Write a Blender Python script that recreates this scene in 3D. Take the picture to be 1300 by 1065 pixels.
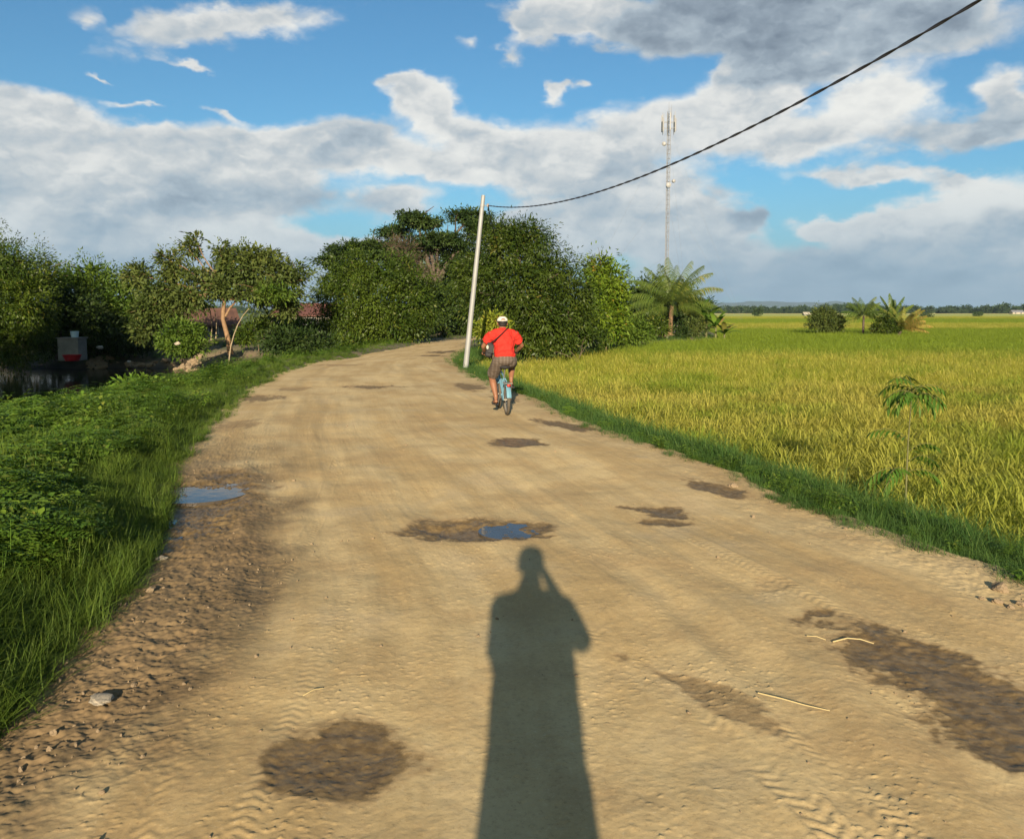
import bpy, bmesh, math, random
import numpy as np
from mathutils import Vector, Matrix, Euler
PI = math.pi
R = math.radians
scene = bpy.context.scene
for o in list(bpy.data.objects):
    bpy.data.objects.remove(o)
random.seed(7)
rng = np.random.default_rng(11)

# ------------------------------------------------------------------ camera
W, H, F = 1300.0, 1065.0, 1050.0         # the photograph's frame, focal length in its pixels
CX, CY = 650.0, 487.5                     # optical centre of the lens
PITCH = R(4.98)
CAMH = 1.6
cam_data = bpy.data.cameras.new("camera")
cam = bpy.data.objects.new("camera", cam_data)
scene.collection.objects.link(cam)
cam.location = (0, 0, CAMH)
cam.rotation_euler = (PI/2 - PITCH, 0, 0)
cam_data.sensor_width = 36.0
cam_data.lens = 36.0*F/W
cam_data.shift_y = -(H/2 - CY)/W
cam_data.clip_start = 0.05
cam_data.clip_end = 20000
scene.camera = cam
scene.render.resolution_x, scene.render.resolution_y = 1024, 838

def pxdir(px, py):
    """world direction through a point of the photograph, scaled so y = 1"""
    a, b = (px-CX)/F, (CY-py)/F
    c, s = math.cos(PITCH), math.sin(PITCH)
    v = Vector((a, c + b*s, -s + b*c))
    return v/v.y
def at(px, py, z=0.0):
    d = pxdir(px, py); t = (z-CAMH)/d.z
    return Vector((d.x*t, t, z))
def atd(px, py, y):
    d = pxdir(px, py)
    return Vector((d.x*y, y, CAMH + d.z*y))

# ------------------------------------------------------------------ sun and sky
SUN_EL, SUN_AZ = 16.5, 1.0                # light travels towards +Y, slightly to +X
view = scene.view_settings
view.view_transform = 'Standard'; view.look = 'None'; view.gamma = 1.0; view.exposure = 1.15
sl = bpy.data.lights.new("sun", 'SUN'); sl.energy = 5.0; sl.angle = R(0.55); sl.color = (1.0, 0.84, 0.62)
so = bpy.data.objects.new("sun", sl); scene.collection.objects.link(so)
ldir = Vector((math.sin(R(SUN_AZ))*math.cos(R(SUN_EL)), math.cos(R(SUN_AZ))*math.cos(R(SUN_EL)), -math.sin(R(SUN_EL))))
so.rotation_euler = ldir.to_track_quat('-Z', 'Y').to_euler(); so.location = (-1, -20, 10)

class NT:
    """small helper to write node trees as expressions"""
    def __init__(s, tree): s.t = tree; s.n = tree.nodes; s.l = tree.links; s.k = 0
    def node(s, typ, **kw):
        n = s.n.new(typ); s.k += 1; n.location = (s.k % 40*180, -(s.k//40)*260)
        for a, b in kw.items(): setattr(n, a, b)
        return n
    def put(s, sock, v):
        if hasattr(v, 'is_output') or isinstance(v, bpy.types.NodeSocket): s.l.new(v, sock)
        else:
            if hasattr(sock.default_value, '__len__') and not hasattr(v, '__len__'): v = (v,)*len(sock.default_value)
            if hasattr(sock.default_value, '__len__') and len(sock.default_value) == 4 and len(v) == 3: v = (*v, 1)
            sock.default_value = v
    def m(s, op, a, b=0.0, c=None, clamp=False):
        n = s.node('ShaderNodeMath', operation=op, use_clamp=clamp)
        s.put(n.inputs[0], a); s.put(n.inputs[1], b)
        if c is not None: s.put(n.inputs[2], c)
        return n.outputs[0]
    def v(s, op, a, b=(0, 0, 0)):
        n = s.node('ShaderNodeVectorMath', operation=op); s.put(n.inputs[0], a)
        if op == 'SCALE': s.put(n.inputs['Scale'], b)
        else: s.put(n.inputs[1], b)
        return n.outputs['Value'] if op in ('DOT_PRODUCT', 'LENGTH') else n.outputs[0]
    def comb(s, x, y, z):
        n = s.node('ShaderNodeCombineXYZ'); s.put(n.inputs[0], x); s.put(n.inputs[1], y); s.put(n.inputs[2], z); return n.outputs[0]
    def sep(s, v):
        n = s.node('ShaderNodeSeparateXYZ'); s.put(n.inputs[0], v); return n.outputs
    def noise(s, vec, scale=1.0, detail=4.0, rough=0.5, dist=0.0, color=False, lac=2.0):
        n = s.node('ShaderNodeTexNoise')
        s.put(n.inputs['Vector'], vec); s.put(n.inputs['Scale'], scale); s.put(n.inputs['Detail'], detail)
        s.put(n.inputs['Roughness'], rough); s.put(n.inputs['Distortion'], dist); s.put(n.inputs['Lacunarity'], lac)
        return n.outputs['Color' if color else 'Fac']
    def mapr(s, v, a, b, c=0.0, d=1.0, smooth=True):
        n = s.node('ShaderNodeMapRange', interpolation_type='SMOOTHSTEP' if smooth else 'LINEAR')
        for i, q in enumerate((v, a, b, c, d)): s.put(n.inputs[i], q)
        return n.outputs[0]
    def mix(s, f, a, b, typ='MIX'):
        n = s.node('ShaderNodeMix', data_type='RGBA', blend_type=typ)
        s.put(n.inputs[0], f); s.put(n.inputs[6], a); s.put(n.inputs[7], b); return n.outputs[2]
    def mixf(s, f, a, b):
        n = s.node('ShaderNodeMix', data_type='FLOAT'); s.put(n.inputs[0], f); s.put(n.inputs[2], a); s.put(n.inputs[3], b); return n.outputs[0]
    def ramp(s, f, stops):
        n = s.node('ShaderNodeValToRGB'); cr = n.color_ramp
        while len(cr.elements) < len(stops): cr.elements.new(0.5)
        for e, (p, c) in zip(cr.elements, stops): e.position = p; e.color = (*c, 1) if len(c) == 3 else c
        s.put(n.inputs[0], f); return n.outputs[0]
    def attr(s, name, kind='Fac'):
        n = s.node('ShaderNodeAttribute', attribute_name=name); return n.outputs[kind]

# cloud banks: centre and radii in degrees of azimuth and elevation
def _ae(px, py):
    d = pxdir(px, py); return math.atan2(d.x, d.y), math.atan2(d.z, math.hypot(d.x, d.y))
#        px   py   rx   ry  tilt  dens  tone
CLOUDS = [(285, 38, 185, 30, -13, 1.0, .50), (235, 84, 38, 9, 8, .75, .70), (105, 18, 34, 22, 10, .55, .55),
 (165, 132, 50, 9, 5, .5, .6), (270, 142, 44, 10, 18, .6, .62), (145, 100, 24, 5, 10, .45, .6),
 (48, 152, 115, 34, 2, 1.15, .56), (-40, 170, 130, 60, 0, 1.2, .5),
 (200, 190, 60, 40, 0, 1.2, .62), (330, 196, 190, 46, -2, 1.35, .62), (100, 235, 240, 50, 0, 1.3, .47), (440, 190, 130, 38, -4, 1.2, .58),
 (300, 250, 230, 34, 0, 1.1, .42), (540, 132, 72, 38, 3, 1.45, .80), (505, 108, 38, 14, 0, .8, .7), (585, 160, 60, 26, 8, .9, .5),
 (60, 290, 130, 34, 4, 1.3, .74), (130, 305, 110, 34, 8, 1.2, .66), (285, 292, 105, 36, 0, 1.5, .90), (370, 310, 90, 36, 6, 1.3, .70), (250, 330, 150, 26, 0, 1.2, .5),
 (510, 262, 70, 34, 0, .8, .5), (560, 215, 90, 34, 0, 1.0, .6), (630, 195, 90, 60, 0, 1.25, .62),
 (715, 108, 34, 17, 24, .95, .66), (750, 205, 150, 66, 0, 1.45, .62), (680, 40, 40, 34, 0, .65, .5), (725, 22, 110, 34, 8, 1.3, .48), (600, 60, 40, 17, 0, .45, .5), (655, 70, 30, 16, 0, .45, .5),
 (860, 20, 150, 48, 4, 1.5, .20), (1010, 26, 190, 52, 0, 1.6, .12), (985, 78, 80, 42, -4, 1.5, .08), (1190, 40, 150, 52, 4, 1.2, .34), (1080, 62, 90, 26, -10, 1.1, .55),
 (880, 155, 110, 44, 4, 1.35, .74), (955, 128, 70, 36, 10, 1.3, .78), (1105, 130, 85, 44, 8, 1.35, .80), (1010, 185, 130, 42, 0, 1.35, .62), (1210, 180, 110, 26, -6, 1.0, .5), (1290, 130, 62, 40, 0, 1.1, .56),
 (850, 262, 130, 52, 0, 1.3, .48), (700, 300, 130, 60, 0, 1.3, .56), (940, 282, 34, 18, 0, 1.05, .14), (880, 320, 130, 50, 0, 1.25, .55), (1120, 228, 130, 15, 0, .7, .5),
 (1060, 292, 60, 15, 6, 1.0, .74), (1120, 290, 70, 20, 4, 1.2, .80), (1235, 262, 100, 36, -14, 1.45, .86), (1240, 310, 180, 50, 0, 1.6, .50), (1090, 335, 150, 36, 0, 1.3, .32), (1290, 350, 90, 60, 0, 1.4, .45), (1210, 232, 50, 14, 0, .7, .6),
 (500, 330, 180, 34, 0, 1.1, .5), (60, 345, 220, 34, 0, 1.1, .42), (400, 360, 60, 28, 0, 1.0, .7), (900, 362, 160, 26, 0, 1.0, .36), (1130, 372, 180, 22, 0, 1.1, .26)]
world = bpy.data.worlds.new("World"); scene.world = world; world.use_nodes = True
t = NT(world.node_tree); t.n.clear()
tc = t.node('ShaderNodeTexCoord'); D = tc.outputs['Generated']
sky = t.node('ShaderNodeTexSky', sky_type='NISHITA', sun_disc=False)
sky.sun_elevation = R(SUN_EL); sky.sun_rotation = PI + R(SUN_AZ); sky.altitude = 20; sky.air_density = 1.0; sky.dust_density = 0.6; sky.ozone_density = 2.6
dx, dy, dz = t.sep(D)[0:3]
AZ = t.m('ARCTAN2', dx, dy)
EL = t.m('ARCSINE', dz)
# warp the angular coordinates so the banks get ragged, billowing edges
stretch = t.v('MULTIPLY', D, (1.0, 1.0, 1.7))
w1 = t.noise(stretch, 6.5, 3, .5, color=True)
w2 = t.noise(stretch, 26.0, 4, .60, color=True)
wv = t.v('ADD', t.v('SCALE', t.v('SUBTRACT', w1, (.5, .5, .5)), .115), t.v('SCALE', t.v('SUBTRACT', w2, (.5, .5, .5)), .048))
ws = t.sep(wv)
A2 = t.m('ADD', AZ, ws[0]); E2 = t.m('ADD', EL, t.m('MULTIPLY', ws[1], .55))
P2 = t.comb(A2, E2, 0.0)
acc = None
for (px, py, rx, ry, rot, de, to) in CLOUDS:
    a, e = _ae(px, py); ra, re = rx/F, ry/F
    mp = t.node('ShaderNodeMapping', vector_type='TEXTURE')
    t.put(mp.inputs['Vector'], P2); mp.inputs['Location'].default_value = (a, e, 0)
    mp.inputs['Rotation'].default_value = (0, 0, R(-rot)); mp.inputs['Scale'].default_value = (ra*1.25, re*1.25, 1)
    g = t.node('ShaderNodeTexGradient', gradient_type='QUADRATIC_SPHERE'); t.put(g.inputs[0], mp.outputs[0])
    n = t.node('ShaderNodeVectorMath', operation='MULTIPLY_ADD')
    t.put(n.inputs[0], g.outputs['Fac']); t.put(n.inputs[1], (de*1.9, de*1.9*to, 0.0))
    if acc is not None: t.put(n.inputs[2], acc)
    acc = n.outputs[0]
dens, tone, _z = t.sep(acc)[0:3]
# the rest of the sky (out of the photograph's frame)
gen = t.noise(stretch, 3.2, 4, .55)
away = t.mapr(t.m('ABSOLUTE', AZ), R(36), R(55))
high = t.mapr(EL, R(27), R(36))
aw = t.m('MAXIMUM', away, high)
gw = t.m('MULTIPLY', t.mapr(gen, .50, .66), t.m('MULTIPLY', aw, 1.2))
dens = t.m('ADD', dens, gw); tone = t.m('ADD', tone, t.m('MULTIPLY', gw, .55))
tone = t.m('DIVIDE', tone, t.m('MAXIMUM', dens, .001))
wst = t.v('ADD', stretch, t.v('SCALE', t.v('SUBTRACT', w2, (.5, .5, .5)), .05))
def puff(vec):
    vo = t.node('ShaderNodeTexVoronoi', feature='F1'); t.put(vo.inputs['Vector'], vec); vo.inputs['Scale'].default_value = 15.0; vo.inputs['Detail'].default_value = 2.0; vo.inputs['Roughness'].default_value = .55; vo.inputs['Lacunarity'].default_value = 2.3
    return t.m('SUBTRACT', 1.0, vo.outputs['Distance'])
pf = puff(wst); pf_up = puff(t.v('ADD', wst, (-.008, 0, .016)))
nz = t.m('ADD', t.m('MULTIPLY', t.noise(stretch, 15.0, 7, .56), .55), t.m('MULTIPLY', t.m('SUBTRACT', pf, .05), .45))
nz_up = t.m('ADD', t.m('MULTIPLY', t.noise(t.v('ADD', stretch, (-.010, 0, .020)), 15.0, 4, .56), .55), t.m('MULTIPLY', t.m('SUBTRACT', pf_up, .05), .45))
big = t.noise(t.v('ADD', stretch, (3.1, 0, 0)), 6.0, 2, .5)
big_up = t.noise(t.v('ADD', stretch, (3.09, 0, .045)), 6.0, 2, .5)
d2 = t.m('ADD', dens, t.m('MULTIPLY', t.m('SUBTRACT', nz, .5), .95))
cover = t.mapr(d2, .02, .78)
rel = t.m('ADD', t.m('MULTIPLY', t.m('SUBTRACT', nz, nz_up), .72), t.m('MULTIPLY', t.m('SUBTRACT', big, big_up), 1.35))
edge = t.mapr(d2, .2, 1.5, .20, .02)
lum = t.m('ADD', t.m('ADD', tone, rel), edge)
ccol = t.ramp(lum, [(0.0, (.19, .235, .29)), (.22, (.29, .35, .41)), (.42, (.42, .49, .545)), (.60, (.58, .61, .62)), (.78, (.76, .76, .735)), (1.0, (.88, .87, .82))])
# low air: blue-grey veil towards the horizon
veil = t.mapr(EL, R(-1), R(10), .78, 0.0)
SKYS, CLS = .046, .47
skyc = t.v('SCALE', sky.outputs[0], SKYS)
skyc = t.v('MULTIPLY', skyc, (.60, 1.02, 1.16))
cl = t.v('SCALE', ccol, CLS)
# the western sky round the low sun is warm
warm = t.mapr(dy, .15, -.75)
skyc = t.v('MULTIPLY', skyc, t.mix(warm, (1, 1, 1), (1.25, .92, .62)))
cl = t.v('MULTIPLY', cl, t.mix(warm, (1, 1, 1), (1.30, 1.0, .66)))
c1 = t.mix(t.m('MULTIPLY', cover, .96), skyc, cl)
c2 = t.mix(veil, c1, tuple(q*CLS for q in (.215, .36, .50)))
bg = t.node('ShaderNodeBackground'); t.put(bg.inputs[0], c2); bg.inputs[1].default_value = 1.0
wo = t.node('ShaderNodeOutputWorld'); t.l.new(bg.outputs[0], wo.inputs[0])
world.cycles.sampling_method = 'MANUAL'; world.cycles.sample_map_resolution = 512

# ------------------------------------------------------------------ helpers
COL = scene.collection
def lnk(o, parent=None):
    COL.objects.link(o)
    if parent is not None: o.parent = parent
    return o
def tag(o, label=None, cat=None, group=None, kind=None):
    if label: o['label'] = label
    if cat: o['category'] = cat
    if group: o['group'] = group
    if kind: o['kind'] = kind
    return o
def empty(name, loc=(0, 0, 0), rz=0.0):
    o = bpy.data.objects.new(name, None); o.location = loc; o.rotation_euler = (0, 0, rz); o.empty_display_size = .2
    return lnk(o)
def np_mesh(name, verts, quads=None, tris=None, smooth=False, attrs=None, vcol=None):
    """mesh from numpy arrays; quads (n,4), tris (m,3)"""
    me = bpy.data.meshes.new(name)
    verts = np.ascontiguousarray(verts, dtype=np.float32)
    me.vertices.add(len(verts)); me.vertices.foreach_set('co', verts.ravel())
    loops = []; starts = []; pos = 0
    if quads is not None and len(quads):
        q = np.asarray(quads, dtype=np.int32); loops.append(q.ravel()); starts.append(np.arange(len(q), dtype=np.int32)*4); pos = q.size
    if tris is not None and len(tris):
        q = np.asarray(tris, dtype=np.int32); loops.append(q.ravel()); starts.append(pos + np.arange(len(q), dtype=np.int32)*3)
    loops = np.concatenate(loops); starts = np.concatenate(starts)
    me.loops.add(len(loops)); me.loops.foreach_set('vertex_index', loops)
    me.polygons.add(len(starts)); me.polygons.foreach_set('loop_start', starts)
    if smooth: me.polygons.foreach_set('use_smooth', np.ones(len(starts), dtype=bool))
    if attrs:
        for k, a in attrs.items():
            at_ = me.attributes.new(k, 'FLOAT', 'POINT'); at_.data.foreach_set('value', np.ascontiguousarray(a, dtype=np.float32).ravel())
    me.update(calc_edges=True); me.validate()
    return me
def mobj(name, me, mat, parent=None, loc=None):
    o = bpy.data.objects.new(name, me)
    if mat is not None: me.materials.append(mat)
    if loc is not None: o.location = loc
    return lnk(o, parent)
class MB:
    """collects boxes, tubes and lathes into one mesh"""
    def __init__(s): s.v = []; s.f = []; s.n = 0
    def add(s, vs, fs):
        s.v += [tuple(p) for p in vs]; s.f += [tuple(i+s.n for i in f) for f in fs]; s.n += len(vs)
    def box(s, c, d, rot=None, taper=1.0):
        vs = []
        for z in (-.5, .5):
            k = taper if z > 0 else 1.0
            for x, y in ((-.5, -.5), (.5, -.5), (.5, .5), (-.5, .5)):
                p = Vector((x*d[0]*k, y*d[1]*k, z*d[2]))
                if rot is not None: p = rot @ p
                vs.append(p + Vector(c))
        s.add(vs, [(3, 2, 1, 0), (4, 5, 6, 7), (0, 1, 5, 4), (1, 2, 6, 5), (2, 3, 7, 6), (3, 0, 4, 7)])
    def tube(s, pts, radii, n=8, cap=True, flat=1.0):
        pts = [Vector(p) for p in pts]
        if not hasattr(radii, '__len__'): radii = [radii]*len(pts)
        vs = []; fs = []; up = None
        for i, p in enumerate(pts):
            tdir = (pts[min(i+1, len(pts)-1)] - pts[max(i-1, 0)]).normalized()
            if up is None:
                up = Vector((0, 0, 1)) if abs(tdir.z) < .9 else Vector((1, 0, 0))
            a = tdir.cross(up).normalized(); b = a.cross(tdir).normalized(); up = b
            for k in range(n):
                q = 2*PI*k/n
                vs.append(p + (a*math.cos(q) + b*math.sin(q)*flat)*radii[i])
        for i in range(len(pts)-1):
            for k in range(n):
                fs.append((i*n+k, i*n+(k+1) % n, (i+1)*n+(k+1) % n, (i+1)*n+k))
        if cap:
            fs.append(tuple(range(n))[::-1]); fs.append(tuple((len(pts)-1)*n+k for k in range(n)))
        s.add(vs, fs)
    def ring(s, c, axis, rad, r, n=28, m=8):
        """torus round axis"""
        c = Vector(c); axis = Vector(axis).normalized()
        a = axis.orthogonal().normalized(); b = axis.cross(a)
        vs = []; fs = []
        for i in range(n):
            q = 2*PI*i/n; d = a*math.cos(q) + b*math.sin(q)
            for k in range(m):
                w = 2*PI*k/m
                vs.append(c + d*(rad + r*math.cos(w)) + axis*r*math.sin(w))
        for i in range(n):
            for k in range(m):
                fs.append((i*m+k, ((i+1) % n)*m+k, ((i+1) % n)*m+(k+1) % m, i*m+(k+1) % m))
        s.add(vs, fs)
    def lathe(s, c, prof, n=20, axis=None):
        c = Vector(c); rot = Matrix.Identity(3) if axis is None else Vector((0, 0, 1)).rotation_difference(Vector(axis)).to_matrix()
        vs = []; fs = []
        for (r, z) in prof:
            for k in range(n):
                q = 2*PI*k/n; vs.append(c + rot @ Vector((r*math.cos(q), r*math.sin(q), z)))
        for i in range(len(prof)-1):
            for k in range(n): fs.append((i*n+k, i*n+(k+1) % n, (i+1)*n+(k+1) % n, (i+1)*n+k))
        if prof[0][0] > 1e-4: fs.append(tuple(range(n))[::-1])
        if prof[-1][0] > 1e-4: fs.append(tuple((len(prof)-1)*n+k for k in range(n)))
        s.add(vs, fs)
    def build(s, name, mat, parent=None, smooth=True, loc=None, bevel=0.0):
        me = bpy.data.meshes.new(name); me.from_pydata(s.v, [], s.f); me.update()
        if smooth:
            me.polygons.foreach_set('use_smooth', [len(p.vertices) < 6 for p in me.polygons])
        o = mobj(name, me, mat, parent, loc)
        if smooth:
            try: me.set_sharp_from_angle(angle=R(40))
            except Exception: pass
        if bevel:
            b = o.modifiers.new('bevel', 'BEVEL'); b.width = bevel; b.segments = 2; b.limit_method = 'ANGLE'
        return o

# vectorised gradient noise
_perm = np.random.default_rng(5).permutation(256); _perm = np.concatenate([_perm, _perm, _perm])
_ga = np.random.default_rng(6).random(256)*2*PI
def pnoise(x, y):
    xi = np.floor(x).astype(int); yi = np.floor(y).astype(int); xf = x-xi; yf = y-yi
    u = xf*xf*xf*(xf*(xf*6-15)+10); v = yf*yf*yf*(yf*(yf*6-15)+10)
    def g(ix, iy, fx, fy):
        h = _perm[_perm[ix & 255] + (iy & 255)]; a = _ga[h & 255]; return np.cos(a)*fx + np.sin(a)*fy
    a = g(xi, yi, xf, yf); b = g(xi+1, yi, xf-1, yf); c = g(xi, yi+1, xf, yf-1); d = g(xi+1, yi+1, xf-1, yf-1)
    return ((a*(1-u)+b*u)*(1-v) + (c*(1-u)+d*u)*v)*1.5
def fbm(x, y, o=4, g=.5):
    s = 0; a = 1; 
    for i in range(o):
        s = s + a*pnoise(x*2**i + 17.3*i, y*2**i - 9.1*i); a *= g
    return s
def sst(a, b, x):
    q = np.clip((x-a)/(b-a), 0, 1); return q*q*(3-2*q)

# ------------------------------------------------------------------ materials
def newmat(name):
    m = bpy.data.materials.new(name); m.use_nodes = True
    t = NT(m.node_tree); t.n.clear()
    out = t.node('ShaderNodeOutputMaterial'); b = t.node('ShaderNodeBsdfPrincipled'); t.l.new(b.outputs[0], out.inputs[0])
    return m, t, b, out
def solid(name, col, rough=.6, metal=0.0, var=.12, scale=6.0, spec=.4, bump=0.0, bscale=60.0):
    m, t, b, out = newmat(name)
    tc = t.node('ShaderNodeTexCoord').outputs['Object']
    n = t.noise(tc, scale, 5, .6)
    f = t.mapr(n, .3, .7, 1-var, 1+var, smooth=False)
    c = t.v('SCALE', col, f)
    t.put(b.inputs['Base Color'], c); b.inputs['Roughness'].default_value = rough; b.inputs['Metallic'].default_value = metal
    b.inputs['Specular IOR Level'].default_value = spec
    if bump:
        bn = t.node('ShaderNodeBump'); t.put(bn.inputs['Height'], t.noise(tc, bscale, 4, .6)); bn.inputs['Strength'].default_value = bump; bn.inputs['Distance'].default_value = .01
        t.l.new(bn.outputs[0], b.inputs['Normal'])
    return m
def leafmat(name, ca, cb, cc=None, rough=.6, trans=.25, wscale=.6, spec=.22):
    """leaf colour runs from ca to cb with each leaf's own tint; cc appears on a few (old or young) leaves"""
    m, t, b, out = newmat(name)
    tint = t.attr('tint')
    pos = t.node('ShaderNodeNewGeometry').outputs['Position']
    n = t.noise(pos, wscale, 3, .5)
    f = t.m('ADD', t.m('MULTIPLY', tint, .75), t.m('MULTIPLY', t.m('SUBTRACT', n, .5), .9), clamp=True)
    c = t.mix(f, ca, cb)
    if cc is not None: c = t.mix(t.mapr(tint, .88, .98), c, cc)
    t.put(b.inputs['Base Color'], c); b.inputs['Roughness'].default_value = rough; b.inputs['Specular IOR Level'].default_value = spec
    tr = t.node('ShaderNodeBsdfTranslucent'); t.put(tr.inputs[0], t.v('MULTIPLY', c, (1.15, 1.25, .5)))
    mx = t.node('ShaderNodeMixShader'); mx.inputs[0].default_value = trans
    t.l.new(b.outputs[0], mx.inputs[1]); t.l.new(tr.outputs[0], mx.inputs[2]); t.l.new(mx.outputs[0], out.inputs[0])
    return m
M = {}
M['grass'] = leafmat('grass_blades', (.060, .112, .014), (.150, .200, .030), (.32, .27, .09), trans=.3, wscale=.9)
M['weed'] = leafmat('weed_leaves', (.068, .145, .014), (.175, .255, .030), (.28, .25, .05), trans=.3, wscale=1.5)
M['verge'] = leafmat('verge_grass', (.042, .100, .022), (.10, .165, .034), (.25, .24, .10), trans=.3, wscale=.9)
M['bark'] = solid('bark', (.11, .08, .05), .85, var=.35, scale=9, bump=.6, bscale=30)
M['bark_pale'] = solid('pale_bark', (.19, .115, .06), .8, var=.3, scale=7, bump=.5, bscale=30)
M['bark_dark'] = solid('dark_bark', (.08, .06, .045), .9, var=.3, scale=7, bump=.5, bscale=30)
HAZE = True

# ------------------------------------------------------------------ road edges, terrain heights
_L = [(-30, -1.5), (-6, -1.9), (0, -2.0), (2.2, -2.05), (3.77, -2.1), (4.6, -2.25), (5.4, -2.47), (6.8, -2.95), (8.2, -3.4), (11.2, -4.2), (16.1, -5.15), (20.5, -5.85), (25.5, -6.15), (28.6, -5.6), (33, -5.05), (38.3, -4.7), (43, -4.4), (46.8, -3.9), (50, -2.4), (53, 1), (56, 6), (60, 11)]
_R = [(-30, 3.2), (-6, 3.3), (0, 3.3), (2.2, 3.25), (4.7, 2.97), (5.25, 2.75), (6.27, 2.45), (7.8, 2.1), (9.07, 1.75), (10.9, 1.15), (13, .63), (15.4, .15), (20.5, -1.05), (25.5, -1.95), (28.6, -2.3), (34.4, -2.1), (38.3, -1.75), (43, -.9), (46.8, .7), (49, 3.8), (51.5, 8), (56, 13)]
def _sp(tab):
    ys = np.array([a for a, b in tab], float); xs = np.array([b for a, b in tab], float)
    yy = np.linspace(-30, 60, 900); xx = np.interp(yy, ys, xs)
    k = np.hanning(13); k /= k.sum(); xs2 = np.convolve(np.pad(xx, 6, mode='edge'), k, mode='valid')
    return lambda y: np.interp(y, yy, xs2)
xL, xR = _sp(_L), _sp(_R)
def edge_dist(x, y):
    """distance outside the road: (left, right); negative inside"""
    wob = .10*fbm(x*.0+3.1, y*1.3, 4) + .05*pnoise(x*0+9, y*6)
    wob2 = .09*fbm(x*.0+7.7, y*1.1, 4) + .04*pnoise(x*0+4, y*6)
    return (xL(y)-x) + wob, (x-xR(y)) + wob2
RICE_Z, RICE_TOP = -.72, -.05
def homeX(y): return np.interp(y, [29, 31, 36, 41, 48, 54, 60, 75, 96], [.2, 1.0, 3.4, 5.4, 8.6, 13.6, 15.5, 19, 20])
def terrain_z(x, y):
    dl, dr = edge_dist(x, y)
    past = sst(52, 58, y)
    z = -.16*np.ones_like(x)
    inside = np.minimum(-dl, -dr)
    z = np.where(inside < .35, -.16 + .16*sst(.35, .0, inside), z)
    # left bank
    bank = .10*sst(0, .5, dl)*sst(2.5, .8, dl) - .42*sst(1.8, 6.5, dl)*sst(40, 26, y) - .12*sst(1.5, 6, dl) + .05*fbm(x*.5, y*.5, 4)*sst(0, 1, dl)
    far_ = 29.5 + 8.0*sst(-12.5, -17.0, x)
    basin = sst(-7.2, -10.6, x + .5*pnoise(y*.4, y*0))*sst(11.3, 15.5, y)*sst(9.5, 0, y - far_ + 1.0*pnoise(x*.5, x*0+3))
    bank = bank - 1.45*basin + .12*fbm(x*1.5, y*1.5, 4)*sst(27, 31, y)*sst(-9.6, -12, x)
    z = np.where(dl > 0, bank*np.clip(dl/.3, 0, 1), z)
    # right: a little slope down to the paddy
    rt = -.05*sst(0, .4, dr) + (RICE_Z+.05)*sst(.5, 1.9, dr) + .03*fbm(x*.8, y*.8, 3)*sst(0, 1, dr)*sst(40, 20, y)
    z = np.where(dr > 0, rt, z)
    # the raised homestead ground behind the paddy edge, far left fields
    home = sst(29, 33, y)*sst(96, 75, y)*sst(.3, -1.5, x - homeX(y))*sst(-3, 0, dr)
    z = np.where(dr > 0, z + home*(.62 - 0.0*z)*sst(.5, 1.9, dr), z)
    return z*1.0

# ------------------------------------------------------------------ ground sheet
def _axis(lo, hi, step, far, grow=1.16):
    a = list(np.arange(lo, hi+1e-6, step)); s = step
    while a[-1] < far: s *= grow; a.append(a[-1]+s)
    s = step
    while a[0] > -far: s *= grow; a.insert(0, a[0]-s)
    return np.array(a)
def grid_mesh(xs, ys, zf, name, attrs=None):
    X, Y = np.meshgrid(xs, ys); Z = zf(X, Y)
    v = np.stack([X, Y, Z], -1).reshape(-1, 3)
    nx, ny = len(xs), len(ys); i = np.arange(nx*ny).reshape(ny, nx)
    q = np.stack([i[:-1, :-1], i[:-1, 1:], i[1:, 1:], i[1:, :-1]], -1).reshape(-1, 4)
    return np_mesh(name, v, q, smooth=True, attrs=attrs)
gx = _axis(-34, 30, .22, 9500, 1.2); gy = _axis(-4, 62, .22, 9500, 1.2)
me = grid_mesh(gx, gy, terrain_z, 'ground')
m, t, b, out = newmat('soil')
pos = t.node('ShaderNodeNewGeometry').outputs['Position']
n1 = t.noise(pos, .8, 6, .6); n2 = t.noise(pos, 9, 5, .6)
c = t.mix(t.mapr(n1, .42, .6), (.075, .085, .03), (.17, .13, .075))
c = t.mix(t.mapr(n2, .35, .7, 0, .5), c, (.10, .08, .05))
px_, py_, pz_ = t.sep(pos)[0:3]
far = t.mapr(py_, 60, 120)
c = t.mix(far, c, (.075, .11, .03))
wetm = t.mapr(pz_, -.75, -1.25)
wetm = t.m('MULTIPLY', wetm, t.mapr(px_, -8, -10))
c = t.mix(wetm, c, (.035, .028, .02))
t.put(b.inputs['Base Color'], c); b.inputs['Roughness'].default_value = .9
bn = t.node('ShaderNodeBump'); t.put(bn.inputs['Height'], t.noise(pos, 14, 6, .65)); bn.inputs['Strength'].default_value = .8; bn.inputs['Distance'].default_value = .05
t.l.new(bn.outputs[0], b.inputs['Normal'])
tag(mobj('ground', me, m), kind='structure')

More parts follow.
